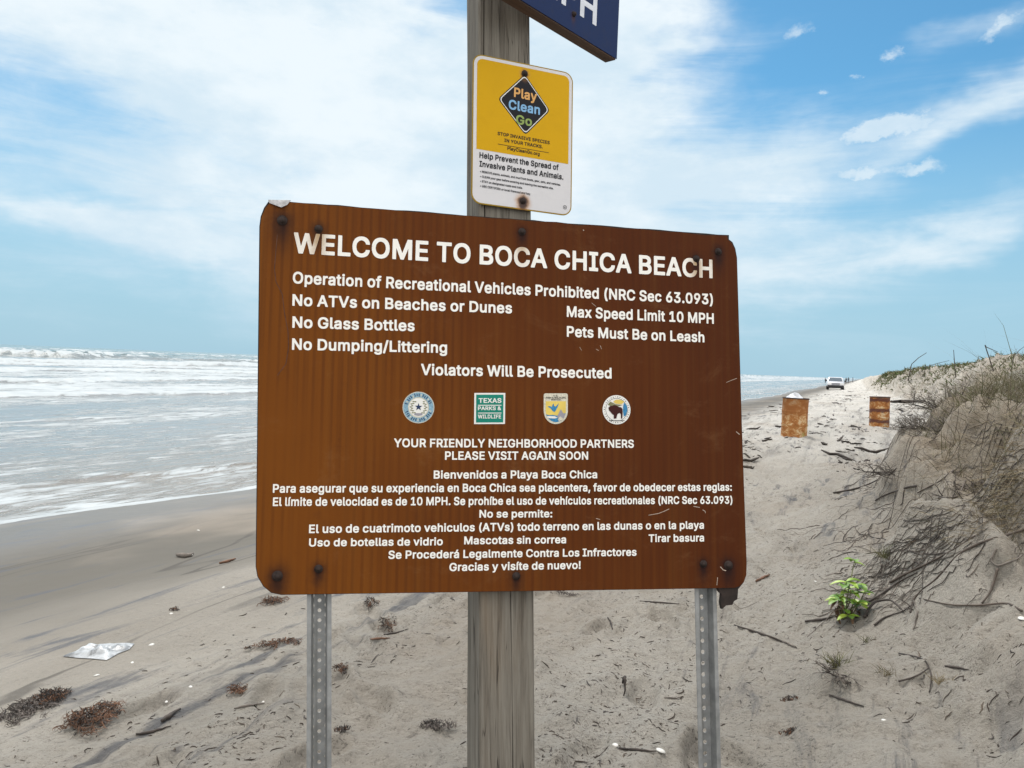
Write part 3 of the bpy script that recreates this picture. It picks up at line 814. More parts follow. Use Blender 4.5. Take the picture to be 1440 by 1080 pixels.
'g':(447,[[173,-171,123,-162,100,-154,68,-134,41,-104,30,-85,28,-66,32,-50,82,-21,109,-19,120,-21,147,-53,173,-69,196,-74,227,-73,259,-60,277,-42,286,-23,289,2,286,5,259,-9,227,-16,164,-16,136,-11,105,1,76,20,61,34,41,61,30,84,16,138,12,211,18,256,26,288,41,322,69,361,105,386,136,399,177,406,218,406,259,398,286,384,291,386,293,397,305,401,373,402,391,399,395,379,395,-7,393,-44,384,-80,370,-107,356,-126,318,-151,291,-162,250,-170],[190,84,205,82,223,84,254,102,276,129,289,174,288,220,282,243,271,265,241,296,214,307,196,307,173,299,146,275,127,243,120,211,121,165,136,124,161,97]]),
'h':(432,[[37,-21,32,-16,30,-2,31,520,37,529,46,531,123,531,132,528,136,516,137,383,168,399,196,405,228,407,268,403,291,398,328,380,346,362,361,339,373,302,379,257,379,-11,374,-20,359,-22,291,-22,278,-20,275,-16,273,248,262,275,246,294,230,302,209,307,187,301,168,291,150,270,138,243,134,-16,132,-20,118,-22]]),
'i':(189,[[39,-21,32,-16,30,-2,32,393,34,399,48,402,130,400,134,394,136,380,134,-16,130,-20,116,-22],[80,420,48,426,28,443,19,475,23,511,32,530,53,542,84,546,116,542,135,530,145,511,149,484,144,452,134,436,121,427]]),
'l':(211,[[114,-23,75,-14,59,-4,41,23,32,55,30,509,33,527,46,531,118,531,134,527,136,509,136,91,146,76,173,77,189,73,203,9,201,-14,196,-18,155,-24]]),
'm':(632,[[37,-21,32,-16,30,-2,30,380,33,398,50,402,118,401,132,398,137,386,159,398,182,405,237,408,282,397,307,380,318,367,350,389,378,400,414,407,450,408,487,403,514,392,537,377,551,361,571,320,579,270,579,-2,577,-16,573,-20,491,-22,478,-20,475,-16,473,261,468,276,454,293,437,303,418,308,400,304,382,293,369,280,358,252,358,-2,355,-19,337,-22,273,-22,255,-19,252,-2,252,261,245,280,232,294,214,305,200,308,178,302,164,293,148,275,137,248,134,-16,132,-20,118,-22]]),
'n':(432,[[37,-21,32,-16,30,-2,30,380,33,398,50,402,123,401,131,398,137,383,159,395,182,402,241,407,291,398,328,379,346,362,361,339,371,311,377,284,380,239,378,-16,364,-22,296,-22,280,-20,275,-16,273,248,262,275,246,294,230,302,209,307,187,301,168,291,150,270,138,243,134,-16,132,-20,118,-22]]),
'o':(437,[[177,-29,132,-19,100,-4,68,21,41,58,26,90,16,135,12,190,15,240,31,299,48,330,68,356,100,380,132,395,173,405,209,407,255,403,286,395,327,372,350,353,373,321,389,285,400,240,403,190,400,135,393,103,379,67,352,26,327,3,296,-15,259,-26,223,-30],[191,71,218,70,236,75,255,87,279,117,289,140,296,171,294,217,280,258,271,271,248,294,214,307,196,306,173,297,146,273,129,244,119,203,121,162,136,117,145,103,168,82]]),
'p':(446,[[37,-163,32,-159,30,-140,32,396,37,400,50,402,118,401,132,397,137,383,173,400,232,407,278,402,311,391,350,366,378,332,399,287,406,260,412,205,411,155,403,105,384,55,350,10,323,-9,278,-26,232,-31,196,-28,159,-19,137,-4,136,-145,132,-162,114,-165],[201,73,228,70,259,83,284,110,292,123,304,169,304,214,292,255,280,273,264,290,246,302,228,307,196,302,168,282,147,250,136,210,137,164,147,128,157,110,177,87]]),
'q':(446,[[296,-163,291,-161,288,-145,286,-6,259,-21,218,-30,164,-29,123,-19,94,-4,68,16,40,55,22,100,15,137,12,191,15,241,25,287,41,323,68,360,105,387,136,399,177,406,218,406,259,398,286,383,296,399,305,401,377,402,392,396,393,-154,391,-162,377,-165],[185,73,214,70,236,78,248,87,268,110,278,128,288,169,286,223,268,269,241,296,209,307,196,307,173,299,146,275,127,241,119,205,121,160,136,116,161,87]]),
'r':(281,[[37,-21,32,-16,30,-2,30,380,33,398,50,402,118,401,131,398,137,388,155,398,187,405,218,407,259,404,264,400,266,384,266,320,261,302,241,300,200,303,178,295,164,287,149,270,138,248,134,-16,132,-20,118,-22]]),
's':(387,[[147,-29,111,-22,88,-14,65,-2,48,12,33,30,20,60,13,90,16,112,83,128,111,127,122,103,138,83,156,73,179,68,197,69,216,76,230,85,244,103,234,117,220,127,106,157,76,171,56,186,41,203,28,240,24,276,29,312,41,344,55,362,97,390,133,402,174,407,211,406,247,400,265,395,292,382,318,358,334,335,344,308,347,290,344,271,279,256,251,257,238,280,220,300,206,307,188,310,170,307,151,299,137,285,132,276,147,259,161,252,283,218,324,192,342,167,351,140,354,103,349,67,336,35,320,14,279,-13,261,-20,220,-28]]),
't':(249,[[141,-25,109,-18,81,-5,68,7,51,35,42,89,42,303,-9,306,-15,316,-14,396,0,401,42,403,43,480,45,490,54,493,127,494,145,490,148,475,149,403,218,400,224,398,226,389,226,325,223,307,148,303,148,98,153,85,163,74,172,72,204,76,222,71,235,12,234,-11,231,-18,204,-24]]),
'u':(432,[[155,-26,105,-13,75,6,53,34,38,70,30,138,30,379,33,397,55,402,118,402,134,397,138,129,144,111,164,86,178,78,200,73,225,79,246,93,259,106,272,138,276,397,296,402,373,400,378,396,380,379,378,-17,373,-21,359,-22,291,-22,278,-16,273,-4,250,-16,223,-24,196,-27]]),
'v':(411,[[147,-21,142,-18,-3,361,-5,380,-2,398,20,402,88,402,104,398,181,180,192,152,197,152,285,398,302,402,388,400,394,384,391,361,247,-16,243,-20,229,-22]]),
'w':(589,[[125,-21,117,-16,2,363,0,380,3,398,25,402,88,402,107,398,170,172,232,398,252,402,334,400,398,171,460,398,484,402,548,402,564,398,566,366,448,-20,366,-22,352,-20,348,-16,284,209,219,-16,216,-20,202,-22]]),
'x':(401,[[5,-21,0,-16,-1,-7,0,16,123,193,9,361,6,380,9,399,28,402,119,399,191,287,264,399,350,402,371,398,374,380,371,361,256,193,378,18,380,2,378,-18,359,-22,269,-20,191,98,187,98,109,-20,91,-22]]),
'y':(411,[[61,-166,33,-160,29,-158,26,-152,26,-125,42,-66,61,-63,92,-67,102,-63,122,-38,136,3,-3,362,-5,380,-2,398,20,402,88,402,104,398,192,152,197,152,208,180,286,398,306,402,388,400,394,384,391,362,215,-97,189,-134,161,-154,138,-162,111,-167]]),
'á':(411,[[133,-29,101,-24,69,-12,43,7,28,26,14,57,8,94,9,130,17,166,37,197,78,222,133,236,237,251,251,257,252,266,246,280,229,298,207,307,187,308,164,301,146,290,131,276,119,255,105,252,87,253,24,271,19,285,20,307,43,348,64,370,101,390,147,403,150,407,142,412,142,445,191,548,210,552,296,549,301,535,299,512,233,412,224,407,274,395,305,380,329,357,342,339,351,316,359,253,357,-15,355,-20,342,-22,274,-22,259,-20,251,-11,228,-21,201,-28,169,-31],[151,71,169,68,187,70,204,76,224,88,241,107,248,121,253,135,251,156,169,143,133,129,120,116,115,103,128,84]]),
'í':(189,[[37,-21,32,-16,30,-2,32,393,33,398,46,401,128,400,134,398,136,380,134,-16,132,-20,118,-22],[50,406,36,411,34,430,37,447,85,548,105,552,178,552,193,548,195,530,193,511,127,411,109,405]]),
'•':(411,[[169,72,133,81,115,92,96,106,76,136,69,154,63,190,64,222,69,249,76,268,94,295,133,322,183,333,215,332,242,327,260,320,291,299,315,263,326,213,325,181,320,154,312,136,292,106,255,81,215,71]]),
}

G_OFF = 22.5     # outline growth below the baseline, em / 1000
CAP = 548.0


def text_loops(s):
    """list of glyphs (each a list of outlines) in units where a capital is 1 high; and the width"""
    x, out = 0.0, []
    for ch in s:
        adv, cs = GLYPHS[ch]
        g = []
        for c in cs:
            g.append([((x + c[i]) / CAP, (c[i + 1] + G_OFF) / CAP) for i in range(0, len(c), 2)])
        if g:
            out.append(g)
        x += adv
    xs = [p[0] for g in out for lp in g for p in lp]
    lo, hi = min(xs), max(xs)
    return [[[(a - lo, b) for a, b in lp] for lp in g] for g in out], hi - lo


def add_text(mb, s, L, Rr, cap, w, mi=0):
    """letters between baseline points L and R (local u, v), capitals `cap` high"""
    gl, wid = text_loops(s)
    ex = (Vector(Rr) - Vector(L)) / wid
    ey = Vector((-ex.y, ex.x)).normalized() * cap
    for k, g in enumerate(gl):       # neighbours that touch never share a plane
        mb.flat([[(L[0] + a * ex.x + b * ey.x, L[1] + a * ex.y + b * ey.y) for a, b in lp] for lp in g], w + 0.0001 * (k % 2), mi)


class Plane:
    """a sign's own frame: u to its right, v up its face, w out of the face"""
    def __init__(self, point, yaw, lean, roll=0.0):
        y, l, r = R_(yaw), R_(lean), R_(roll)
        d = Vector((math.cos(y), math.sin(y), 0))
        n = Vector((math.sin(y), -math.cos(y), 0))
        v = Vector((0, 0, 1)) * math.cos(l) - n * math.sin(l)
        self.d = d * math.cos(r) + v * math.sin(r)
        self.v = v * math.cos(r) - d * math.sin(r)
        self.n = self.d.cross(self.v)
        self.p = Vector(point)
        M = Matrix((self.d, self.v, self.n)).transposed().to_4x4()
        M.translation = self.p
        self.M = M
        self.Mi = M.inverted()

    def at(self, px, py, w=0.0):
        r = Vector(ray(px, py))
        e = Vector(EYE)
        k = ((self.p + self.n * w) - e).dot(self.n) / r.dot(self.n)
        q = self.Mi @ (e + r * k)
        return Vector((q.x, q.y))

    def scale(self, px, py):       # metres per photo pixel here
        return (self.at(px + 1, py) - self.at(px, py)).length


def arc(cx, cy, r, n=40, a0=0.0, a1=360.0, ry=None):
    ry = ry or r
    e = abs(a1 - a0) >= 359.9
    k = n if e else n + 1
    return [(cx + r * math.cos(R_(a0 + (a1 - a0) * i / n)), cy + ry * math.sin(R_(a0 + (a1 - a0) * i / n))) for i in range(k)]


def ring(mb, c, r0, r1, w, mi, n=44):
    for i in range(n):
        a, b = 2 * math.pi * i / n, 2 * math.pi * (i + 1) / n
        mb.face([(c[0] + r * math.cos(t), c[1] + r * math.sin(t), w) for r, t in ((r0, a), (r1, a), (r1, b), (r0, b))], mi)


# ------------------------------------------------------------------ welcome sign
WS = Plane((0.012, 2.375, CAM_H - 0.107), 11.6, 7.0, 0.4)
BOLTS = [(397, 310, 1.6), (448, 322, 1.0), (734, 326, 0.9), (979, 364, 0.9), (1010, 354, 1.1),
         (390, 810, 1.5), (448, 800, 0.9), (726, 810, 0.9), (989, 793, 0.9), (1024, 795, 1.3)]
BUV = [(*WS.at(x, y), k) for x, y, k in BOLTS]


def stain_mask(nt, spots, rad=0.0125, drip=0.05):
    obj = nt.coord('Object')
    nz = nt.noise(obj, 60, 4, color=True)
    nn = nt.xyz(nz)
    p = nt.xyz(obj)
    u = nt.add(p[0], nt.mul(nt.add(nn[0], -0.5), 0.016))
    v = nt.add(p[1], nt.mul(nt.add(nn[1], -0.5), 0.016))
    tot = None
    for bu, bv, k in spots:
        a = nt.mul(nt.add(u, -bu), 1 / (rad * k))
        dv = nt.add(v, -bv)
        b = nt.m('MAXIMUM', nt.mul(dv, 1 / (rad * k)), nt.mul(dv, -1 / (drip * k)))
        g = nt.m('EXPONENT', nt.mul(nt.add(nt.mul(a, a), nt.mul(b, b)), -1.0))
        tot = g if tot is None else nt.add(tot, g)
    return nt.m('MINIMUM', tot, 1.0)


def brown_face_material():
    m, nt = material('brown_sheeting')
    obj = nt.coord()
    p = nt.xyz(obj)
    amount = nt.noise(nt.mapping(obj, (1.1, 1.3, 1), loc=(0.4, 0.2, 0)), 1.0, 3, 0.5)
    side = nt.add(nt.mul(p[0], 0.62), nt.mul(p[1], 0.30), nt.mul(nt.add(amount, -0.5), 0.9))  # orange-brown at lower left blends to dark red-brown at upper right
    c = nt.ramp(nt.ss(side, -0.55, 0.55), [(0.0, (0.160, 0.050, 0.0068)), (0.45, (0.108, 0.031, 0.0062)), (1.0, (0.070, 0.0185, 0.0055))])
    # faint upright corrugation lines of the aged sheeting
    ln = nt.m('SINE', nt.mul(p[0], 2 * math.pi / 0.0255))
    ln2 = nt.m('SINE', nt.add(nt.mul(p[0], 2 * math.pi / 0.0142), 0.6))
    vis = nt.ss(nt.noise(nt.mapping(obj, (1.6, 1.2, 1)), 1.4, 3), 0.30, 0.58)
    lines = nt.add(nt.mul(ln, 0.65), nt.mul(ln2, 0.35))
    c = nt.mix(nt.mul(vis, nt.ss(lines, -0.6, 1.0, 0.0, 0.38)), c, (0.055, 0.016, 0.006))
    col = nt.noise(nt.mapping(obj, (40, 0.8, 1)), 1.0, 3)
    c = nt.mix(nt.ss(col, 0.45, 0.75, 0, 0.10), c, (0.23, 0.10, 0.02))
    gr = nt.noise(obj, 9, 8, 0.7)
    c = nt.mix(nt.ss(gr, 0.55, 0.8, 0, 0.35), c, (0.05, 0.018, 0.010))
    salt = nt.noise(nt.mapping(obj, (2.2, 3.2, 1), loc=(1.3, 0.4, 0)), 2.0, 9, 0.72, 0.4)
    c = nt.mix(nt.ss(salt, 0.54, 0.74, 0, 0.22), c, (0.24, 0.125, 0.055))
    c = nt.mix(nt.ss(nt.noise(obj, 75, 4, 0.7), 0.68, 0.76, 0, 0.5), c, (0.03, 0.012, 0.008))
    st = stain_mask(nt, BUV, 0.020, 0.055)
    c = nt.mix(nt.mul(st, 0.9), c, (0.014, 0.009, 0.010))
    h = nt.add(nt.mul(lines, 0.2), nt.mul(gr, 0.3))
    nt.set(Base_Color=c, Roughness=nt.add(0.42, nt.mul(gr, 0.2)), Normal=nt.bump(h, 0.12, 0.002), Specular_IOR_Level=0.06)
    return m


def letter_material(name='white_lettering'):
    m, nt = material(name)
    obj = nt.coord()
    dirt = nt.noise(obj, 30, 6, 0.7)
    c = nt.ramp(dirt, [(0.3, (0.84, 0.83, 0.80)), (0.66, (0.80, 0.78, 0.73)), (0.86, (0.56, 0.47, 0.36))])
    st = stain_mask(nt, [(b[0], b[1] - 0.015, b[2]) for b in BUV[:5]], 0.026, 0.085)
    c = nt.mix(nt.mul(st, 0.85), c, (0.36, 0.21, 0.07))
    nt.set(Base_Color=c, Roughness=0.5, Specular_IOR_Level=0.15)
    return m


def ink(name, col, vary=0.12, scale=12.0):
    return plain(name, col, 0.5, vary=vary, scale=scale, spec=0.12)


MAT = {
    'brown': brown_face_material(), 'letter': letter_material(),
    'black_edge': plain('rotted_plywood', (0.022, 0.014, 0.011), 0.9, vary=0.5, scale=30),
    'rust_dark': plain('rusted_bolt', (0.030, 0.019, 0.016), 0.7, 0.4, 0.5, 80),
    'bare_alu': plain('bare_aluminium', (0.36, 0.355, 0.36), 0.5, 0.3, 0.35, 60),
    'white': ink('white_print', (0.74, 0.73, 0.70), vary=0.06),
    'black': ink('black_print', (0.012, 0.012, 0.016)),
    'navy': ink('navy_print', (0.020, 0.036, 0.09)),
    'seal_blue': ink('pale_blue_print', (0.22, 0.36, 0.46), vary=0.3, scale=300),
    'seal_cream': ink('cream_print', (0.58, 0.55, 0.45), vary=0.25, scale=200),
    'olive': ink('olive_print', (0.20, 0.20, 0.11), vary=0.4, scale=300),
    'teal': ink('green_print', (0.012, 0.20, 0.145), vary=0.1),
    'yellow_print': ink('pale_yellow_print', (0.66, 0.50, 0.12)),
    'sky_print': ink('blue_print', (0.045, 0.21, 0.40), vary=0.2, scale=150),
    'lilac': ink('grey_mountain_print', (0.30, 0.29, 0.33)),
    'bison': ink('bison_brown_print', (0.045, 0.012, 0.010)),
    'orange': ink('orange_print', (0.72, 0.36, 0.06)),
}


def build_welcome_sign():
    base = WS.M.copy()
    root = empty('welcome_sign', base, 'large brown metal sign with white bilingual welcome lettering bolted to the post and rails', 'sign')

    def loc(pts):
        return [tuple(WS.at(x, y)) for x, y in pts]
    face = [(366, 318), (368, 305), (373, 293), (381, 283.2)]
    for i in range(1, 41):
        x = 381 + (1022 - 381) * i / 40
        j = 0.5 * math.sin(i * 1.7) * (0.3 + i / 40) + random.uniform(-0.5, 0.5) * (i > 18)
        face.append((x, 282.4 + (x - 381) * 0.0775 + j))
    face += [(1024, 337), (1029, 342), (1033, 350), (1036, 362), (1043, 600), (1050, 792), (1049.5, 808), (1046, 818), (1040, 824), (1033, 826.6), (395, 836), (382, 833), (371, 824), (363, 811), (360.5, 797)]
    mb = MB()
    mb.prism(loc(face), -0.003, 0.0)
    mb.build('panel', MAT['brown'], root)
    back = [(364.4, 318), (366.2, 304), (371, 291.5), (378.4, 281.2)]
    for i in range(1, 41):
        x = 378 + (1026 - 378) * i / 40
        back.append((x, 280.6 + (x - 378) * 0.0770 + random.uniform(-0.6, 0.6)))
    back += [(1026, 336), (1031, 340), (1035, 349), (1037.4, 362), (1044.3, 600), (1051, 792), (1050.5, 809), (1047, 819), (1039, 829),
             (1038, 843), (1033, 846), (1031, 851), (1022, 852), (1016.5, 857), (1014.6, 848), (1016, 836), (1012, 832), (1011, 827.6), (395, 837), (381, 834), (370, 825), (361.6, 811), (359.2, 797)]
    mb = MB()
    mb.prism(loc(back), -0.020, -0.0045)
    mb.build('backing_board', MAT['black_edge'], root)['label'] = 'dark plywood backing with a broken tongue hanging at the lower right'
    # peeled corner of the sheet
    mb = MB()
    a, b, c, d, e = [WS.at(x, y) for x, y in ((377, 281), (409, 281.6), (404, 289), (396, 293), (379, 286))]
    mb.face([(a.x, a.y, 0.001), (e.x, e.y, 0.004), (d.x, d.y, 0.010)])
    mb.face([(a.x, a.y, 0.001), (d.x, d.y, 0.010), (c.x, c.y, 0.007), (b.x, b.y, 0.001)])
    mid = WS.at(398, 284)
    o = mb.build('peeled_corner', MAT['bare_alu'], root)
    o['label'] = 'bright bent flap of bare metal at the top left corner'
    sm = o.modifiers.new('thick', 'SOLIDIFY')
    sm.thickness = 0.0012

    lines = [
        ("WELCOME TO BOCA CHICA BEACH", (412.5, 356), (1002, 391.5), 29),
        ("Operation of Recreational Vehicles Prohibited (NRC Sec 63.093)", (411.5, 398.6), (1002.5, 428.5), 15.6),
        ("No ATVs on Beaches or Dunes", (411, 430), (720, 441), 15.8),
        ("Max Speed Limit 10 MPH", (797, 445.7), (1003.7, 455.5), 15.0),
        ("No Glass Bottles", (411, 461), (583, 466), 15.8),
        ("Pets Must Be on Leash", (797, 473.6), (990.5, 481.6), 14.8),
        ("No Dumping/Littering", (410.5, 492), (628.7, 496.6), 15.8),
        ("Violators Will Be Prosecuted", (592, 527.5), (860, 532.4), 15.4),
        ("YOUR FRIENDLY NEIGHBORHOOD PARTNERS", (554, 628.9), (891.3, 629.8), 11.8),
        ("PLEASE VISIT AGAIN SOON", (625.7, 646.6), (827, 646.5), 11.6),
        ("Bienvenidos a Playa Boca Chica", (609.8, 673.2), (839.7, 672.6), 11.2),
        ("Para asegurar que su experiencia en Boca Chica sea placentera, favor de obedecer estas reglas:", (383.6, 693), (1029, 690.2), 11.4),
        ("El límite de velocidad es de 10 MPH. Se prohíbe el uso de vehículos recreationales (NRC Sec 63.093)", (383.6, 711.7), (1029.8, 708.4), 11.4),
        ("No se permite:", (674, 728), (776.5, 727.6), 10.8),
        ("El uso de cuatrimoto vehiculos (ATVs) todo terreno en las dunas o en la playa", (434.4, 749.8), (989.8, 743.6), 11.4),
        ("Uso de botellas de vidrio", (434.4, 768.6), (622.6, 766.8), 11.2),
        ("Mascotas sin correa", (652.6, 765.6), (796, 764), 11.0),
        ("Tirar basura", (912, 762.4), (990, 761.4), 10.8),
        ("Se Procederá Legalmente Contra Los Infractores", (546, 786), (895, 781.6), 11.2),
        ("Gracias y visíte de nuevo!", (631.8, 803.2), (816.4, 800), 11.2),
    ]
    for s, L, Rr, cap in lines:
        mb = MB()
        l, r = WS.at(*L), WS.at(*Rr)
        cp = (WS.at(L[0], L[1] - cap) - l).length
        cp2 = (WS.at(Rr[0], Rr[1] - cap) - r).length
        add_text(mb, s, l, r, (cp + (cp2 if cap < 20 else cp)) / 2, 0.0008)
        mb.build('lettering', MAT['letter'], root)['label'] = 'white line of lettering reading ' + s[:40].strip(' (,')

    # bolts
    for i, (u, v, k) in enumerate(BUV):
        mb = MB()
        r = 0.0085 * (1.15 if k > 1.2 else 0.92)
        T = Matrix.Translation((u, v, 0))
        mb.lathe([(r * 1.55, -0.0005), (r * 1.55, 0.002), (r * 1.05, 0.0025), (r, 0.004), (r * 0.9, 0.0065), (r * 0.55, 0.009), (0.0002, 0.0098)], 14, 0, T)
        mb.build('bolt', MAT['rust_dark'], root, True)

    # scratches and chips in the paint
    mb = MB()
    for pts, wd in [([(912, 724.5), (926, 722), (935, 718.5), (941, 715.5)], 0.9), ([(975, 712), (984, 713.6)], 0.9), ([(988, 717), (991.5, 719), (992, 721.5)], 1.0),
                    ([(1013, 797), (1017, 801.5), (1021, 802.5)], 1.2), ([(1008, 823), (1009, 812)], 0.9), ([(1021, 538), (1028, 535), (1036, 532)], 0.7),
                    ([(838, 729), (844, 730.5)], 0.8), ([(400, 380), (388, 420), (401, 456), (404, 492), (396, 520)], 0.0),
                    ([(838, 491), (842, 493)], 0.7), ([(844, 486), (846, 491)], 0.8), ([(832, 426), (838, 431)], 0.6), ([(815, 488), (818, 493)], 0.5), ([(820, 323), (821, 324.5)], 1.6), ([(1035, 607), (1040, 611)], 1.2)]:
        for a, b in zip(pts, pts[1:]):
            if wd <= 0:
                continue
            A, B = WS.at(*a), WS.at(*b)
            d = (B - A).normalized()
            nrm = Vector((-d.y, d.x)) * wd * 0.0011
            mb.face([(*(A - nrm), 0.0006), (*(B - nrm), 0.0006), (*(B + nrm), 0.0006), (*(A + nrm), 0.0006)])
    mb.build('scratches', plain('scratched_paint', (0.42, 0.33, 0.26), 0.7, vary=0.4, scale=200), root)['kind'] = 'stuff'
    # trail of rust creeping down from the upper left bolt
    mb = MB()
    P = [(390, 330), (388, 352), (386, 378), (388, 396), (397, 414), (400, 440), (405, 466), (406, 488), (402, 512), (390, 528)]
    for a, b in zip(P, P[1:]):
        A, B = WS.at(*a), WS.at(*b)
        d = (B - A).normalized()
        nrm = Vector((-d.y, d.x)) * 0.0011
        mb.face([(*(A - nrm), 0.0005), (*(B - nrm), 0.0005), (*(B + nrm), 0.0005), (*(A + nrm), 0.0005)])
    mb.build('rust_trail', plain('rust_trail', (0.075, 0.026, 0.010), 0.8, vary=0.5, scale=60), root)

    # ---- four round, square and shield emblems
    def P(x, y):
        return tuple(WS.at(x, y))
    w = 0.0008
    k = WS.scale(588, 573)
    c = P(588.5, 573)
    mb = MB()                                   # state seal: ring of tiny marks round a star in a wreath
    mb.flat([arc(*c, 22.3 * k)], w, 0)
    ring(mb, c, 14.6 * k, 21.3 * k, w + .0004, 1)
    for i in range(38):
        a = R_(i * 360 / 38 + 3)
        if i % 19 in (0, 18, 1):
            continue
        d, e = Vector((math.cos(a), math.sin(a))), Vector((-math.sin(a), math.cos(a)))
        q0, hw = Vector(c) + d * (16 if i % 3 else 15.4) * k, 0.62 * k
        L = (4.2 if i % 2 else 3.4) * k
        mb.face([(*(q0 - e * hw), w + .0008), (*(q0 + d * L - e * hw), w + .0008), (*(q0 + d * L + e * hw), w + .0008), (*(q0 + e * hw), w + .0008)], 2 if i % 4 else 0)
    mb.flat([arc(*c, 13.2 * k)], w + .0004, 3)
    for i in range(26):
        a = R_(i * 300 / 26 + 120)
        q0 = Vector(c) + Vector((math.cos(a), math.sin(a))) * (9.2 + (i % 2) * 1.8) * k
        mb.flat([arc(q0.x, q0.y, 1.7 * k, 6, i * 30, i * 30 + 360, 0.9 * k)], w + .0009 + i * 1e-6, 4)
    star = []
    for i in range(10):
        a = R_(90 + 36 * i)
        rr = (5.6 if i % 2 == 0 else 2.2) * k
        star.append((c[0] + rr * math.cos(a), c[1] + 0.6 * k + rr * math.sin(a)))
    mb.flat([star], w + .0012, 2)
    mb.flat([[(c[0] - 5 * k, c[1] - 8 * k), (c[0] + 5 * k, c[1] - 8 * k), (c[0] + 6 * k, c[1] - 10.6 * k), (c[0], c[1] - 12 * k), (c[0] - 6 * k, c[1] - 10.6 * k)]], w + .0013, 5)
    mb.build('seal', [MAT['seal_cream'], MAT['seal_blue'], MAT['navy'], MAT['white'], MAT['olive'], MAT['lilac']], root)['label'] = 'round pale blue seal with a star in a wreath'

    mb = MB()                                   # green square plaque
    mb.flat([[P(667, 552.6), P(710.5, 552.6), P(710, 596.2), P(666.6, 596.4)]], w, 0)
    mb.flat([[P(669.6, 555), P(708, 555), P(707.5, 594), P(669.3, 594.2)]], w + .0004, 1)
    for s, y, h, x0, x1 in (("TEXAS", 566.6, 6.6, 673, 705), ("PARKS &", 576.8, 5.2, 672, 704.5), ("WILDLIFE", 588.5, 5.4, 672, 704.5)):
        a = P(x0, y)
        add_text(mb, s, a, P(x1, y), (WS.at(x0, y - h) - Vector(a)).length, w + .0008, 0)
    for y in (569.4, 580.3):
        mb.flat([[P(672, y), P(705, y), P(705, y + 1.1), P(672, y + 1.1)]], w + .0008, 0)
    mb.build('plaque', [MAT['white'], MAT['teal']], root)['label'] = 'green square plaque with white border reading Texas Parks & Wildlife'

    mb = MB()                                   # wildlife shield
    def shield(x0, x1, y0, ys, yb):
        pts = [P(x0 + 2.5, y0), P(x1 - 2.5, y0), P(x1 - .6, y0 + .8), P(x1, y0 + 3), P(x1, ys)]
        cx = (x0 + x1) / 2
        for i in range(1, 16):
            a = R_(180 * i / 16)
            pts.append(P(cx + (x1 - cx) * math.cos(a), ys + (yb - ys) * math.sin(a)))
        return pts + [P(x0, ys), P(x0, y0 + 3), P(x0 + .6, y0 + .8)]
    mb.flat([shield(764.5, 798.4, 553.2, 578, 596.4)], w, 0)
    yel = shield(767.3, 795.6, 563.5, 577, 593.6)
    yel = [P(767.3, 564.2), P(795.6, 564.2)] + yel[4:-2]
    mb.flat([yel], w + .0004, 1)
    sea = [P(767.6, 582.6), P(772, 584), P(777, 583.4), P(783, 584.6), P(790, 582.8), P(795.3, 581)]
    cx = 781.45
    for i in range(1, 16):
        a = R_(20 + 140 * i / 16)
        sea.append(P(cx + 14.1 * math.cos(a), 577 + 16.6 * math.sin(a)))
    mb.flat([sea], w + .0008, 2)
    mb.flat([[P(783, 586), P(786, 580), P(788.6, 575.5), P(791, 580), P(794.6, 583), P(793, 588), P(787, 590.5)]], w + .0012, 3)
    mb.flat([[P(784, 590), P(787.6, 585.5), P(792, 589), P(786, 592.4)]], w + .0014, 0)
    mb.flat([[P(769.5, 585.2), P(780, 585.4), P(784, 587.6), P(779, 588.6), P(772, 588), P(769, 587)]], w + .0012, 5)
    goose = [(770.5, 571.3), (773.5, 571.2), (775.6, 572.6), (777.2, 568.6), (778.4, 567.4), (779, 571), (781.2, 571.6), (785.8, 567.2), (783.8, 572.6), (781.8, 576.2), (779.6, 579.6), (776.8, 577.8), (774, 574.2), (770.6, 572.4)]
    mb.flat([[P(*p) for p in goose]], w + .0012, 2)
    for s, y, h, x0, x1 in (("U.S.", 557.4, 1.8, 778.4, 784.6), ("FISH & WILDLIFE", 560.6, 2.4, 767.6, 795.4), ("SERVICE", 563, 1.8, 774.6, 788.4)):
        a = P(x0, y)
        add_text(mb, s, a, P(x1, y), (WS.at(x0, y - h) - Vector(a)).length, w + .0006, 4)
    mb.build('shield_emblem', [MAT['seal_cream'], MAT['yellow_print'], MAT['sky_print'], MAT['lilac'], MAT['black'], MAT['white']], root)['label'] = 'small yellow shield with a flying blue goose over water'

    mb = MB()                                   # round bison emblem
    c = P(867, 576.2)
    k = WS.scale(867, 576)
    mb.flat([arc(*c, 19.6 * k)], w, 0)
    ring(mb, c, 15.0 * k, 15.5 * k, w + .0004, 1)
    for i in range(34):
        a = R_(i * 360 / 34)
        q0 = Vector(c) + Vector((math.cos(a), math.sin(a))) * 17.3 * k
        mb.flat([arc(q0.x, q0.y, (0.7 if i % 3 else 0.45) * k, 6)], w + .0005, 1)
    mb.flat([[P(877.5, 566), P(881.5, 571), P(882, 577), P(880, 584), P(877, 586), P(876, 579), P(876, 571)]], w + .0006, 3)
    mb.flat([[P(862, 565), P(866, 562), P(872, 562), P(878, 565), P(874, 568.4), P(866, 568)]], w + .0006, 4)
    mb.flat([[P(854.5, 569), P(858, 564.6), P(866, 568.6), P(876, 569.4), P(870, 571.4), P(858, 571.2)]], w + .0008, 5)
    bis = [(855.2, 573.6), (857, 571.8), (858.6, 570.4), (860.4, 571), (863, 569.6), (866.4, 570.2), (870, 572.4), (873.4, 572.8), (875.2, 575.4), (875.4, 580), (874.8, 588.6), (873, 588.8), (872.8, 582.6), (871, 580.6), (868, 582.4), (866.4, 588.6), (862.8, 588.8), (863, 583.8), (860.6, 582.2), (858.4, 579.6), (856.4, 577.4)]
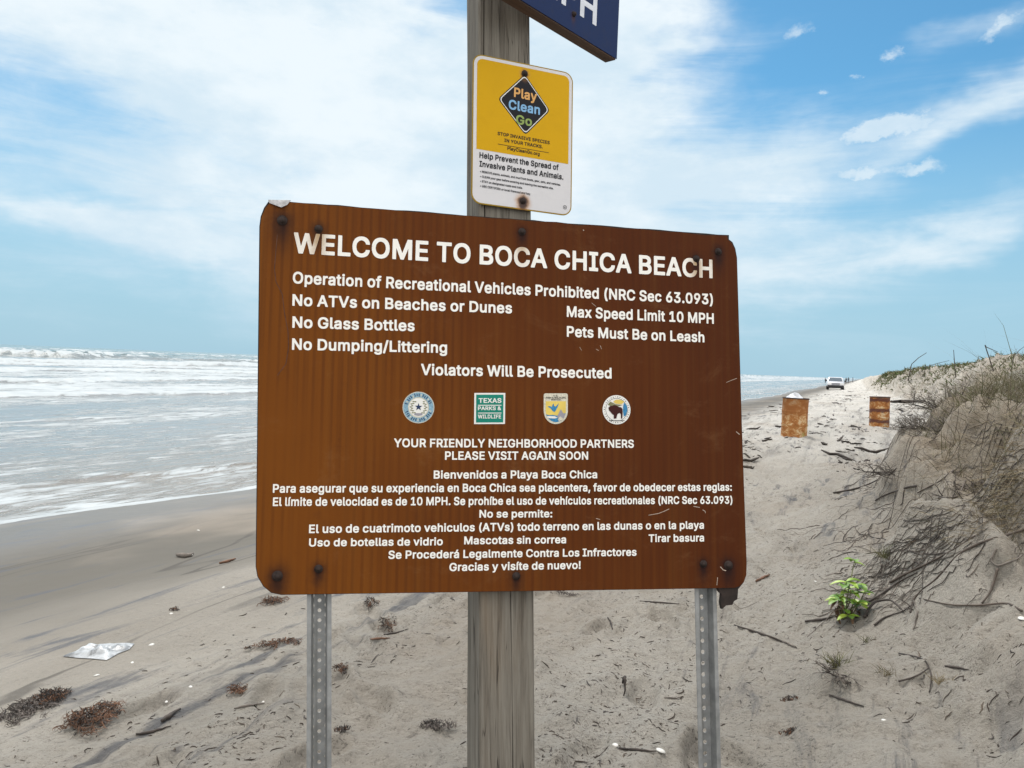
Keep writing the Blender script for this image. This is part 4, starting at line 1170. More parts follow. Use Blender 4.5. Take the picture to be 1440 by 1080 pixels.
    mb.flat([[P(*p) for p in bis]], w + .0012, 2)
    mb.flat([[P(856.5, 591.2), P(877.5, 591.2), P(877, 592), P(857, 592)]], w + .0012, 1)
    mb.build('bison_emblem', [MAT['white'], MAT['black'], MAT['bison'], MAT['sky_print'], MAT['yellow_print'], MAT['olive']], root)['label'] = 'small round white emblem with a dark brown bison'
    return root


build_welcome_sign()


# ------------------------------------------------------------------ timber post
_q = WS.M @ Vector((*WS.at(677, 560), -0.0225))
PP = Plane(_q, 21.0, 6.3, 0.35)            # front face of the timber post


def wood_material():
    m, nt = material('weathered_timber')
    obj = nt.coord()
    gv = nt.mapping(obj, (1, 0.035, 1))
    g1 = nt.noise(gv, 55, 7, 0.65, 0.4)
    g2 = nt.noise(gv, 210, 4, 0.6)
    big = nt.noise(nt.mapping(obj, (5, 0.8, 5)), 1.0, 4)
    c = nt.ramp(g1, [(0.28, (0.070, 0.061, 0.051)), (0.45, (0.160, 0.143, 0.120)), (0.62, (0.215, 0.197, 0.168)), (0.8, (0.275, 0.255, 0.22))])
    c = nt.mix(nt.ss(g2, 0.5, 0.75, 0, 0.45), c, (0.055, 0.047, 0.04))
    c = nt.mix(nt.ss(big, 0.52, 0.75, 0, 0.45), c, (0.175, 0.115, 0.066))
    c = nt.mix(nt.ss(nt.noise(nt.mapping(obj, (6, 0.6, 6), loc=(4, 4, 0)), 1.0, 4), 0.55, 0.75, 0, 0.4), c, (0.115, 0.125, 0.105))
    ck = nt.noise(nt.mapping(obj, (38, 1.3, 38)), 1.0, 3, 0.5, 0.3)
    crack = nt.ss(nt.m('ABSOLUTE', nt.add(ck, -0.5)), 0.0, 0.014, 1.0, 0.0)
    crack = nt.mul(crack, nt.ss(nt.noise(nt.mapping(obj, (14, 2.2, 14), loc=(1, 1, 1)), 1.0, 2), 0.5, 0.62))
    c = nt.mix(nt.mul(crack, 0.85), c, (0.015, 0.012, 0.010))
    h = nt.add(nt.mul(g1, 1.0), nt.mul(g2, 0.5), nt.mul(crack, -1.5))
    nt.set(Base_Color=c, Roughness=0.85, Normal=nt.bump(h, 0.6, 0.004), Specular_IOR_Level=0.2)
    return m


def build_post():
    root = empty('timber_post', PP.M.copy(), 'thick weathered grey timber post standing behind the brown welcome sign', 'post')
    w0, w1 = PP.at(675.2, 1040).x, PP.at(752.6, 1040).x
    depth = 0.13
    top_v, bot_v = 1.75, -1.75
    r = 0.006
    rows = []
    vs = np.linspace(bot_v, top_v, 70)
    w = w1 - w0
    ck1, ck2 = w0 + w * 0.57, w0 + w * 0.10
    for v in vs:
        a1 = float(sst(-v, 0.1, 0.3)) * (0.6 + 0.4 * math.sin(v * 9))
        a2 = float(sst(v, 0.3, 0.5)) * 0.9
        dj = 0.0012 * math.sin(v * 7.3)
        c1, c2 = ck1 + 0.003 * math.sin(v * 4.1), ck2 + 0.002 * math.sin(v * 5)
        sec = [(w0 + r, 0)]
        for c, a in sorted(((c1, a1), (c2, a2))):
            hw = 0.0022 * a + 0.0002
            sec += [(c - hw, 0.0003 * a), (c, -0.013 * a - 0.0002), (c + hw, 0.0003 * a)]
        sec += [(w1 - r, 0), (w1, -r), (w1 + dj, -depth + r), (w1 - r, -depth), (w0 + r, -depth), (w0 + dj, -depth + r), (w0, -r)]
        rows.append([Vector((x, v, z)) for x, z in sec])
    mb = MB()
    mb.grid(rows, 0, True)
    mb.face(rows[-1])
    mb.face(rows[0][::-1])
    mb.build('timber', wood_material(), root)
    return root


build_post()


# ------------------------------------------------------------------ perforated steel rails carrying the sign
def steel_material():
    m, nt = material('galvanised_steel')
    obj = nt.coord()
    a = nt.noise(obj, 22, 6, 0.65)
    b = nt.noise(nt.mapping(obj, (60, 60, 1.2)), 1.0, 5)
    c = nt.ramp(a, [(0.3, (0.20, 0.205, 0.205)), (0.6, (0.31, 0.315, 0.315)), (0.8, (0.40, 0.40, 0.395))])
    c = nt.mix(nt.ss(b, 0.55, 0.8, 0, 0.5), c, (0.12, 0.115, 0.105))
    c = nt.mix(nt.ss(nt.noise(obj, 5, 5), 0.6, 0.75, 0, 0.35), c, (0.20, 0.14, 0.095))
    nt.set(Base_Color=c, Roughness=nt.add(0.45, nt.mul(a, 0.25)), Metallic=0.35, Normal=nt.bump(nt.noise(obj, 120, 4), 0.15, 0.001))
    return m


STEEL = steel_material()


def build_rail(top_px, bot_px, width_px, label, hole_px, first_hole_y, yaw_off, hole_shift):
    A = WS.M @ Vector((*WS.at(*top_px, -0.024), -0.024))
    B = WS.M @ Vector((*WS.at(*bot_px, -0.024), -0.024))
    z = (A - B).normalized()
    n = (WS.n - z * WS.n.dot(z)).normalized()
    n.rotate(Matrix.Rotation(yaw_off, 3, z))
    x = z.cross(n) * -1
    x = n.cross(z) * -1
    if x.dot(WS.d) < 0:
        x = -x
    y = z.cross(x)                       # points away from the viewer
    M = Matrix((x, y, z)).transposed().to_4x4()
    foot = B + z * ((-0.35 - B.z) / z.z)
    M.translation = foot
    root = empty('steel_rail', M, label, 'sign post', 'perforated steel rails under the welcome sign')
    Lz = (A - foot).length + 0.98
    w = WS.scale(*bot_px) * width_px
    hw, fl, dp, th = w / 2, w * 0.17, 0.030, 0.0028
    web = hw - fl - 0.006
    # flanges and sloping sides (hat section: flanges in front, web set back)
    mb = MB()
    for s in (-1, 1):
        P = [(s * hw, 0.004), (s * hw, 0.0), (s * (hw - fl), 0.0), (s * web, dp), (s * web, dp + th), (s * (hw - fl + th * 0.4), th), (s * (hw - th), th), (s * (hw - th), 0.004)]
        rows = [[Vector((px, py, zz)) for px, py in P] for zz in (0, Lz)]
        mb.grid(rows, 0, True)
        mb.face(rows[1])
        mb.face(rows[0][::-1])
    mb.build('flange', STEEL, root)
    # web with a row of real holes
    pitch = WS.scale(*bot_px) * hole_px
    r = pitch * 0.19
    v_hole = ((WS.M @ Vector((*WS.at(top_px[0], first_hole_y, -0.024), -0.024))) - foot).dot(z)
    z0 = v_hole % pitch - pitch * 1.5
    mb = MB()
    nseg = 16
    k = 0
    zc = z0 + pitch
    while zc + pitch / 2 < Lz:
        lo = max(zc - pitch / 2, 0)
        hi = zc + pitch / 2
        for yy in (dp, dp + th):
            rect, circ = [], []
            for i in range(nseg):
                a = 2 * math.pi * i / nseg
                cx, cz = math.cos(a), math.sin(a)
                m = max(abs(cx) / web, abs(cz) / (pitch / 2))
                rect.append((cx / m, yy, min(max(zc + cz / m, lo), hi)))
                circ.append((r * cx + hole_shift, yy, zc + r * cz))
            for i in range(nseg):
                j = (i + 1) % nseg
                mb.face([rect[i], rect[j], circ[j], circ[i]])
        for i in range(nseg):
            a, b = 2 * math.pi * i / nseg, 2 * math.pi * (i + 1) / nseg
            mb.face([(r * math.cos(a) + hole_shift, dp, zc + r * math.sin(a)), (r * math.cos(b) + hole_shift, dp, zc + r * math.sin(b)),
                     (r * math.cos(b) + hole_shift, dp + th, zc + r * math.sin(b)), (r * math.cos(a) + hole_shift, dp + th, zc + r * math.sin(a))])
        zc += pitch
    mb.build('perforated_web', STEEL, root)
    return root


build_rail((449.0, 840), (448.6, 1075), 35.5, 'straight grey perforated steel rail under the left end of the welcome sign', 14.6, 854, 0.02, 0.0)
build_rail((992.5, 832), (998.4, 1075), 30.5, 'slightly leaning grey perforated steel rail under the right end of the welcome sign', 14.6, 833.5, -0.04, -0.002)


# ------------------------------------------------------------------ yellow notice above the brown sign
YP = Plane(PP.M @ Vector((0, 0, 0.006)), 21.0, 5.3, 0.0)


def build_notice():
    root = empty('notice_sign', YP.M.copy(), 'small yellow and white notice about invasive species fixed to the timber post', 'sign')
    A = YP.at

    def rr(x0, y0, x1, y1, ins):
        """rounded outline inset from the notice corners (photo pixels)"""
        TL, TR, BR, BL = [A(*p) for p in ((665.2, 74.3), (805.8, 103.3), (803.6, 304.3), (662.6, 285.2))]
        k = YP.scale(735, 190)
        ex, ey = (TR - TL).normalized(), (TL - BL).normalized()
        c = []
        r = (13 - ins * 0.9) * k
        q = ins * k
        cs = [(TL + (ex - ey) * 0 + ex * q - ey * q, ex, -ey), (TR - ex * q - ey * q, -ex, -ey), (BR - ex * q + ey * q, -ex, ey), (BL + ex * q + ey * q, ex, ey)]
        out = []
        for n_, (P, a, b) in enumerate(cs):
            ctr = P + (a + b) * r
            for i in range(7):
                th = R_(90 * i / 6)
                if n_ % 2 == 0:
                    v = ctr - a * r * math.cos(th) - b * r * math.sin(th)
                else:
                    v = ctr - b * r * math.cos(th) - a * r * math.sin(th)
                out.append((v.x, v.y))
        return out
    spots = [(*A(737.6, 103.5), 0.75), (*A(735.3, 283), 1.15)]

    def printed(name, col, k=0.95):
        m, nt = material(name)
        obj = nt.coord()
        st = stain_mask(nt, spots, 0.021, 0.034)
        n = nt.noise(obj, 14, 6, 0.65)
        c = nt.mix(nt.ss(n, 0.45, 0.8, 0, 0.22), col, tuple(v * 0.72 for v in col))
        c = nt.mix(nt.mul(nt.ss(st, 0.08, 0.75), k), c, nt.mix(nt.ss(st, 0.35, 0.8), (0.42, 0.20, 0.06), (0.05, 0.022, 0.014)))
        nt.set(Base_Color=c, Roughness=0.42, Specular_IOR_Level=0.1)
        return m
    white, yellow = printed('notice_white', (0.60, 0.59, 0.61)), printed('notice_yellow', (0.56, 0.315, 0.004))
    edge_y = printed('notice_edge', (0.30, 0.19, 0.02))
    mb = MB()
    mb.prism(rr(0, 0, 0, 0, 0), -0.003, 0.0)
    mb.build('plate', edge_y, root)
    mb = MB()
    mb.flat([rr(0, 0, 0, 0, 1.5)], 0.0004, 0)
    inner = rr(0, 0, 0, 0, 5.6)
    # yellow field: the upper part of the inner outline down to the dividing line
    top = inner[0:14]
    cut = [tuple(A(799.0, 230.9)), tuple(A(669.8, 209.3))]
    mb.flat([top + cut], 0.0008, 1)
    mb.build('printed_face', [white, yellow], root)
    mb = MB()
    k = YP.scale(737, 147)
    C = [A(737.8, 104.5), A(773.2, 155.8), A(738.6, 190.2), A(700, 139)]
    ctr = sum(C, Vector((0, 0))) / 4

    def dia(s):
        out = []
        for i in range(4):
            p, a, b = C[i], C[i - 1], C[(i + 1) % 4]
            p, a, b = [ctr + (v - ctr) * s for v in (p, a, b)]
            t = 0.10
            p0, p1 = p.lerp(a, t), p.lerp(b, t)
            for j in range(6):
                u = j / 5
                out.append(tuple(p0 * (1 - u) ** 2 + p * 2 * u * (1 - u) + p1 * u * u))
        return out
    mb.flat([dia(1.0)], 0.0012, 0)
    mb.flat([dia(0.955)], 0.0016, 1)
    mb.flat([dia(0.915)], 0.0020, 0)

    def tx(s, L, Rr, cap, mi, w=0.0024, b=mb):
        l, r = A(*L), A(*Rr)
        add_text(b, s, l, r, (A(L[0], L[1] - cap) - l).length, w, mi)
    tx("Play", (722.3, 136.6), (754.4, 143.2), 13.6, 2)
    tx("Clean", (714.8, 153.6), (758.8, 162), 13.6, 3)
    tx("Go", (725.3, 174.6), (747.7, 178), 13, 4)
    black = printed('notice_black', (0.014, 0.014, 0.018), 0.4)
    mb.build('diamond_emblem', [black, MAT['white'], printed('diamond_orange', (0.62, 0.34, 0.12), 0.3), plain('diamond_blue', (0.15, 0.34, 0.56), 0.5), plain('diamond_green', (0.22, 0.31, 0.06), 0.5)], root)['label'] = 'black diamond with orange, blue and green words Play Clean Go'
    mb = MB()
    for s, L, Rr, cap in [("STOP INVASIVE SPECIES", (699.5, 190), (772.8, 203.2), 4.7), ("IN YOUR TRACKS.", (709, 199.6), (763, 209), 4.7), ("PlayCleanGo.org", (713.3, 210.8), (758.7, 219.2), 4.8),
                          ("Help Prevent the Spread of", (674, 222), (785.3, 239.6), 8.2), ("Invasive Plants and Animals.", (674, 234.3), (792, 253), 8.2),
                          ("• REMOVE plants, animals, and mud from boots, gear, pets, and vehicles.", (675, 242.6), (788.3, 261.6), 3.1),
                          ("• CLEAN your gear before entering and leaving the recreation site.", (675, 249.5), (778, 266.6), 3.1),
                          ("• STAY on designated roads and trails.", (675, 256.2), (734.7, 266), 3.1),
                          ("• USE CERTIFIED or local firewood and hay.", (675, 262.9), (746, 274.6), 3.1)]:
        tx(s, L, Rr, cap, 0, 0.0013, mb)
    for L, Rr in (((700, 202.3), (771.5, 214.6)),):
        mb.flat([[tuple(A(*L)), tuple(A(*Rr)), tuple(A(Rr[0], Rr[1] + .7)), tuple(A(L[0], L[1] + .7))]], 0.0013, 0)
    c = A(794.2, 291.6)
    ring(mb, c, 2.0 * k, 2.6 * k, 0.0013, 0, 20)
    mb.flat([arc(c.x, c.y, 0.9 * k, 6)], 0.0013, 0)
    mb.build('lettering', black, root)
    for u, v, _ in spots:
        mb = MB()
        mb.lathe([(0.010, -0.0005), (0.010, 0.0035), (0.0066, 0.0038), (0.0062, 0.0075), (0.003, 0.0095), (0.0002, 0.010)], 12, 0, Matrix.Translation((u, v, 0)))
        mb.build('bolt', MAT['rust_dark'], root, True)
    return root


build_notice()


# ------------------------------------------------------------------ blue speed board at the top of the post
def build_speed_sign():
    r = ray(867.4, 83)
    P = EYE + r * (2.80 / r[1])
    B = Plane(P, 50.2, 0.0, 0.0)
    root = empty('speed_sign', B.M.copy(), 'dark blue board with white capitals at the top of the post, mostly cut off', 'sign')
    W, Hh = 0.66, 0.52
    mb = MB()
    mb.prism([(0, 0), (0, Hh), (-W, Hh), (-W, 0)], -0.003, 0.0)
    m, nt = material('navy_paint')
    obj = nt.coord()
    c = nt.mix(nt.ss(nt.noise(obj, 12, 7, 0.7), 0.5, 0.8), (0.013, 0.026, 0.088), (0.024, 0.030, 0.066))
    bl = B.at(806.6, 20)
    st = stain_mask(nt, [(bl.x, bl.y, 1.0)], 0.010, 0.03)
    nt.set(Base_Color=nt.mix(nt.mul(st, 0.8), c, (0.07, 0.03, 0.022)), Roughness=0.4, Specular_IOR_Level=0.1)
    mb.build('panel', m, root)
    mb = MB()
    mb.prism([(-0.004, -0.004), (-0.004, Hh - .01), (-W + .004, Hh - .01), (-W + .004, -0.004)], -0.046, -0.0035)
    wd, wt_ = material('stained_board')
    ob = wt_.coord()
    g = wt_.noise(wt_.mapping(ob, (1.5, 40, 40)), 1.0, 5)
    wt_.set(Base_Color=wt_.ramp(g, [(0.3, (0.035, 0.020, 0.014)), (0.7, (0.115, 0.066, 0.042))]), Roughness=0.85)
    mb.build('backing_board', wd, root)
    l, rr_ = B.at(789.3, 4.2), B.at(838.4, 37.2)
    gl, wMPH = text_loops("MPH")
    gl, wPH = text_loops("PH")
    l.y = rr_.y = (rr_.y * 2 + l.y) / 3
    e = (rr_ - l)
    L = rr_ - e * (wMPH / wPH)
    mb = MB()
    add_text(mb, "MPH", L, rr_, 0.100, 0.0006)
    mb.build('lettering', plain('pale_lettering', (0.66, 0.68, 0.74), 0.45), root)
    mb = MB()
    mb.lathe([(0.009, -0.0005), (0.009, 0.003), (0.006, 0.005), (0.0055, 0.009), (0.0002, 0.010)], 12, 0, Matrix.Translation((bl.x, bl.y, 0)))
    mb.build('bolt', MAT['rust_dark'], root, True)


build_speed_sign()


# ------------------------------------------------------------------ rusty drums
def rust_material(name, seed, banded):
    m, nt = material(name)
    obj = nt.coord()
    p = nt.xyz(obj)
    n = nt.noise(nt.mapping(obj, (1, 1, 1.3), loc=(seed, 0, 0)), 5.6, 9, 0.76, 0.5)
    c = nt.ramp(n, [(0.32, (0.060, 0.018, 0.010)), (0.42, (0.26, 0.090, 0.018)), (0.50, (0.33, 0.130, 0.032)), (0.55, (0.46, 0.27, 0.115)), (0.63, (0.60, 0.50, 0.34))])
    n2 = nt.noise(nt.mapping(obj, (1, 1, 1.2), loc=(0, seed, 0)), 3.0, 5)
    if banded:
        b = nt.m('SINE', nt.add(nt.mul(p[2], 2 * math.pi / 0.29), nt.mul(n2, 5), 1.0))
        c = nt.mix(nt.ss(nt.add(b, nt.mul(nt.add(n, -0.5), 3.5)), 0.25, 0.6, 0, 0.9), c, (0.085, 0.024, 0.018))
    else:
        c = nt.mix(nt.ss(nt.add(p[2], nt.mul(n2, 0.5)), 0.62, 0.86, 0.0, 0.7), c, (0.24, 0.085, 0.018))
        c = nt.mix(nt.mul(nt.ss(n2, 0.55, 0.66), nt.ss(p[2], 0.1, 0.45, 1, 0)), c, (0.28, 0.27, 0.08))
    nt.set(Base_Color=c, Roughness=0.85, Normal=nt.bump(n, 0.35, 0.01))
    return m


def build_drum(px_l, px_r, py, name_label, tilt, seed, banded, z_sink):
    g = ground((px_l + px_r) / 2, py)
    dist = math.hypot(g.x, g.y)
    R0 = (px_r - px_l) / FOC * g.y / 2 * g.y / dist
    hgt = (px_r - px_l) / FOC * g.y * 0.88 / 0.585
    M = Matrix.Translation(g + Vector((0, 0, -z_sink))) @ Matrix.Rotation(tilt, 4, 'Y')
    root = empty('rusty_drum', M, name_label, 'barrel', 'rusty oil drums used as litter bins')
    mb = MB()
    prof = [(0.0002, 0.01), (R0 * .97, 0.01), (R0, 0.0), (R0 * 1.012, 0.012), (R0, 0.03)]
    for h in (0.33, 0.66):
        prof += [(R0 * 0.995, hgt * h - 0.035), (R0 * 1.0, hgt * h - 0.018), (R0 * 1.022, hgt * h), (R0 * 1.0, hgt * h + 0.018), (R0 * 0.995, hgt * h + 0.035)]
    prof += [(R0, hgt - 0.02), (R0 * 1.018, hgt - 0.01), (R0 * 1.012, hgt), (R0 * 0.985, hgt - 0.003), (R0 * 0.975, hgt - 0.03), (R0 * 0.97, 0.03), (0.0002, 0.025)]
    rows = []
    for r, z in prof:
        row = []
        for k in range(40):
            a = 2 * math.pi * k / 40
            dent = 1 + 0.012 * math.sin(3 * a + z * 4 + seed) + 0.010 * math.sin(7 * a - z * 9)
            row.append((r * dent * math.cos(a), r * dent * math.sin(a), z))
        rows.append(row)
    mb.grid(rows, 0, True)
    mb.build('shell', rust_material('rust_' + ('banded' if banded else 'orange'), seed, banded), root, True)
    mb = MB()
    rows = [[(R0 * k * math.cos(2 * math.pi * i / 40), R0 * k * math.sin(2 * math.pi * i / 40), hgt + z) for i in range(40)] for k, z in ((1.03, -0.022), (1.04, -0.012), (1.03, 0.003), (1.0, 0.004), (0.97, -0.004))]
    mb.grid(rows, 0, True)
    mb.build('rim', plain('dark_rusty_rim', (0.035, 0.018, 0.014), 0.8, vary=0.4), root, True)
    return root, M, R0, hgt


d1, M1, R1, h1 = build_drum(1097.5, 1134.5, 612.5, 'orange rusty oil drum with a white bag showing over its rim, beside the welcome sign', R_(0.8), 3.0, False, 0.04)
d2, M2, R2, h2 = build_drum(1221.5, 1250.5, 599.5, 'mottled rusty oil drum with dark bands, nearer the dune scrub', R_(-1.0), 8.0, True, 0.04)


def build_bag():
    mb = MB()
    rows = []
    n = 48
    for j in range(20):
        f = j / 19
        ph = f * math.pi * 0.5
        row = []
        for k in range(n):
            a = 2 * math.pi * k / n
            lump = 1 + 0.22 * math.sin(3 * a + 1) + 0.12 * math.sin(5 * a - f * 6) + 0.08 * math.sin(11 * a + f * 9)
            rad = R1 * 0.78 * math.cos(ph) * (0.85 + 0.15 * lump)
            z = math.sin(ph) * 0.13 * (1 + 0.35 * math.sin(2 * a + 0.6)) * lump ** 0.5
            row.append((rad * math.cos(a) - R1 * 0.16, rad * math.sin(a), z - 0.05))
        rows.append(row)
    mb.grid(rows, 0, True)
    m, nt = material('white_plastic')
    nt.set(Base_Color=(0.58, 0.59, 0.62), Roughness=0.35)
    o = mb.build('rubbish_bag', m, None, True, M1 @ Matrix.Translation((0, 0, h1 - 0.02)))
    tag(o, 'white plastic bag bulging out of the top of the orange drum', 'bag')


build_bag()


# ------------------------------------------------------------------ pale pickup far down the beach
def build_truck():
    g = ground(1174, 548.0)
    k = 2.0 * 1.0
    dist = g.y
    head = math.atan2(g.x, g.y)
    M = Matrix.Translation(g) @ Matrix.Rotation(-head + R_(1.5), 4, 'Z')
    root = empty('parked_car', M, 'white car facing this way, parked far along the beach', 'car')
    s = (24.2 / FOC * g.y * math.cos(head)) / 2.0
    ZS = 0.86            # from its width in the photo
    paint, nt = material('white_car_paint')
    nt.set(Base_Color=(0.60, 0.59, 0.61), Roughness=0.3, Coat_Weight=0.4)
    glass, ng = material('car_glass')
    ng.set(Base_Color=(0.10, 0.115, 0.13), Roughness=0.06, Coat_Weight=1.0)
    dark = plain('dark_trim', (0.015, 0.015, 0.018), 0.6)
    lamp, nl = material('headlamp_glass')
    nl.set(Base_Color=(0.85, 0.86, 0.88), Roughness=0.1, Metallic=0.4)
    tyre = plain('tyre_rubber', (0.012, 0.012, 0.012), 0.85)
    rimm = plain('wheel_rim', (0.35, 0.35, 0.37), 0.35, 0.7)

    def V(p):
        return (p[0] * s, p[1] * s, p[2] * s * ZS)
    # body lofted from front (-y) to back: (y, half width, z bottom, z top, crown half width)
    mb = MB()
    secs = [(-2.75, .80, .55, .92, .74), (-2.70, .90, .45, 1.02, .82), (-2.45, .97, .42, 1.10, .88), (-1.55, 1.0, .42, 1.20, .90), (-1.35, 1.0, .42, 1.22, .92),
            (0.9, 1.0, .42, 1.22, .94), (2.6, .99, .45, 1.22, .95), (2.75, .95, .5, 1.18, .93)]
    rows = []
    for y, hw, zb, zt, cw in secs:
        rows.append([V(p) for p in ((-hw * .92, y, zb), (-hw, y, zb + .12), (-hw, y, zt - .22), (-cw, y, zt), (0, y, zt + .03), (cw, y, zt), (hw, y, zt - .22), (hw, y, zb + .12), (hw * .92, y, zb))])
    mb.grid(rows, 0, True)
    mb.face(rows[0][::-1])
    mb.face(rows[-1])
    mb.build('body', paint, root, True)
    mb = MB()
    cab = [(-1.45, .90, 1.20, .88), (-0.72, .80, 1.80, .70), (-0.3, .80, 1.86, .72), (0.75, .80, 1.84, .72), (1.0, .88, 1.22, .86)]
    cabrows = []
    for y, hw, z, cw in cab:
        cabrows.append([V(p) for p in ((-hw - .04, y, 1.15), (-hw, y, z - .04), (-cw, y, z), (cw, y, z), (hw, y, z - .04), (hw + .04, y, 1.15))])
    mb.grid(cabrows, 0, False)
    mb.face(cabrows[0][::-1])
    mb.face(cabrows[-1])
    mb.build('cab', paint, root)

    def panel(name, pts, mat):
        m_ = MB()
        m_.face([V(p) for p in pts])
        o = m_.build(name, mat, root)
        sm = o.modifiers.new('thick', 'SOLIDIFY')
        sm.thickness = 0.02 * s
        return o
    panel('windshield', [(-.80, -1.40, 1.27), (.80, -1.40, 1.27), (.66, -.80, 1.76), (-.66, -.80, 1.76)], glass)
    for sd in (-1, 1):
        panel('side_window', [(sd * .915, -1.0, 1.28), (sd * .905, .7, 1.28), (sd * .81, .6, 1.72), (sd * .81, -.6, 1.72)], glass)
        mb = MB()
        mb.box((sd * .68 * s, -2.72 * s, .90 * s * ZS), (.34 * s, .10 * s, .20 * s))
        mb.build('headlight', lamp, root)
        mb = MB()
        mb.box((sd * 1.10 * s, -1.15 * s, 1.30 * s * ZS), (.20 * s, .10 * s, .20 * s))
        mb.build('mirror', dark, root)
    mb = MB()
    mb.box((0, -2.755 * s, .86 * s * ZS), (.92 * s, .06 * s, .26 * s))
    for zz in (.80, .86, .92):
        mb.box((0, -2.79 * s, zz * s * ZS), (.90 * s, .03 * s, .02 * s))
    mb.build('grille', plain('grille_metal', (0.30, 0.30, 0.33), 0.3, 0.6), root)
    mb = MB()
    mb.box((0, -2.78 * s, .56 * s * ZS), (1.86 * s, .16 * s, .20 * s))
    mb.box((0, -2.60 * s, .38 * s * ZS), (1.60 * s, .20 * s, .18 * s))
    mb.build('bumper', dark, root)
    for sx in (-1, 1):
        for y in (-1.75, 1.75):
            T = Matrix.Translation((sx * .86 * s, y * s, .345 * s)) @ Matrix.Rotation(math.pi / 2, 4, 'Y')
            mb = MB()
            mb.lathe([(.20 * s, -.13 * s), (.33 * s, -.13 * s), (.355 * s, -.08 * s), (.355 * s, .08 * s), (.33 * s, .13 * s), (.20 * s, .13 * s)], 20, 0, T)
            w = mb.build('wheel', tyre, root, True)
            mb = MB()
            mb.lathe([(.0002, -.10 * s), (.21 * s, -.11 * s), (.21 * s, .11 * s), (.0002, .10 * s)], 16, 0, T)
            mb.build('rim', rimm, w, True)


build_truck()


# ------------------------------------------------------------------ people far off
def person(px, py_foot, hgt_px, label, facing, stride, arm, top_col, leg_col):
    d = ray(px, py_foot)
    dist = 1.78 * FOC / hgt_px
    x, y = d[0] / d[1] * dist, dist
    g = Vector((x, y, H(x, y)))
    M = Matrix.Translation(g) @ Matrix.Rotation(facing, 4, 'Z')
    J = {'pelvis': (0, 0, .93), 'waist': (0, 0, 1.08), 'chest': (0, -.01, 1.28), 'neck': (0, 0, 1.46), 'head': (0, -.01, 1.56), 'crown': (0, 0, 1.68),
         'hl': (-.09, 0, .88), 'kl': (-.10, -.05 - stride * .5, .48), 'al': (-.10, stride * -.5 + .03, .08), 'tl': (-.11, stride * -.5 - .13, .03),
         'hr': (.09, 0, .88), 'kr': (.10, stride * .3, .48), 'ar': (.10, stride * .5 + .05, .08), 'tr': (.11, stride * .5 - .11, .03),
         'sl': (-.19, 0, 1.40), 'el': (-.24, .03, 1.12), 'wl': (-.24, -.07 - arm * .2, .88 + arm * .25), 'fl': (-.235, -.11 - arm * .2, .79 + arm * .28),
         'sr': (.19, 0, 1.40), 'er': (.25, .03, 1.12), 'wr': (.25, -.06, .88), 'fr': (.245, -.09, .79)}
    rad = {'pelvis': .135, 'waist': .125, 'chest': .15, 'neck': .055, 'head': .088, 'crown': .07, 'hl': .095, 'kl': .06, 'al': .04, 'tl': .035, 'hr': .095, 'kr': .06, 'ar': .04, 'tr': .035,
           'sl': .062, 'el': .045, 'wl': .032, 'fl': .028, 'sr': .062, 'er': .045, 'wr': .032, 'fr': .028}
    E = [('pelvis', 'waist'), ('waist', 'chest'), ('chest', 'neck'), ('neck', 'head'), ('head', 'crown'), ('pelvis', 'hl'), ('hl', 'kl'), ('kl', 'al'), ('al', 'tl'), ('pelvis', 'hr'), ('hr', 'kr'), ('kr', 'ar'), ('ar', 'tr'),
         ('chest', 'sl'), ('sl', 'el'), ('el', 'wl'), ('wl', 'fl'), ('chest', 'sr'), ('sr', 'er'), ('er', 'wr'), ('wr', 'fr')]
    names = list(J)
    me = bpy.data.meshes.new('person')
    me.from_pydata([J[n] for n in names], [(names.index(a), names.index(b)) for a, b in E], [])
    o = bpy.data.objects.new('person', me)
    COL.objects.link(o)
    sk = o.modifiers.new('skin', 'SKIN')
    for i, n in enumerate(names):
        me.skin_vertices[0].data[i].radius = (rad[n], rad[n] * (.8 if n in ('pelvis', 'waist', 'chest') else 1))
        me.skin_vertices[0].data[i].use_root = n == 'pelvis'
    o.modifiers.new('sub', 'SUBSURF').levels = 1
    dg = bpy.context.evaluated_depsgraph_get()
    m2 = bpy.data.meshes.new_from_object(o.evaluated_get(dg))
    o.modifiers.clear()
    o.data = m2
    m2.materials.clear()
    for nm, c in (('skin', (0.33, 0.19, 0.13)), ('shirt', top_col), ('trousers', leg_col)):
        m2.materials.append(plain(nm, c, 0.8))
    for p in m2.polygons:
        z = p.center.z
        p.material_index = 2 if (z < .98 and abs(p.center.x) < .19) else (1 if (z < 1.45 and z > .98) else 0)
        p.use_smooth = True
    o.matrix_world = M
    tag(o, label, 'person')
    mb = MB()
    mb.lathe([(.0002, .125), (.05, .118), (.09, .07), (.098, .0), (.088, -.03)], 14, 0, Matrix.Translation((0, .012, 1.60)))
    mb.build('hair', plain('hair', (0.02, 0.014, 0.01), 0.7), o, True)
    return o


person(1189.6, 538.6, 8.6, 'person in dark clothing, left of the pair far down the beach by the car', 0.3, .05, .0, (0.02, 0.03, 0.045), (0.02, 0.022, 0.03))
person(1192.8, 538.8, 9.0, 'person in dark clothing, right of the pair far down the beach by the car', -0.5, .25, .8, (0.025, 0.035, 0.05), (0.015, 0.02, 0.03))
person(1199.0, 539.2, 7.6, 'lone person in grey clothing farther right, near the foot of the far dune', 0.9, .15, .2, (0.10, 0.11, 0.14), (0.05, 0.055, 0.08))
person(1160.6, 537.3, 8.0, 'person seen beyond the left side of the white car', 0.0, .2, .4, (0.16, 0.17, 0.21), (0.06, 0.07, 0.09))


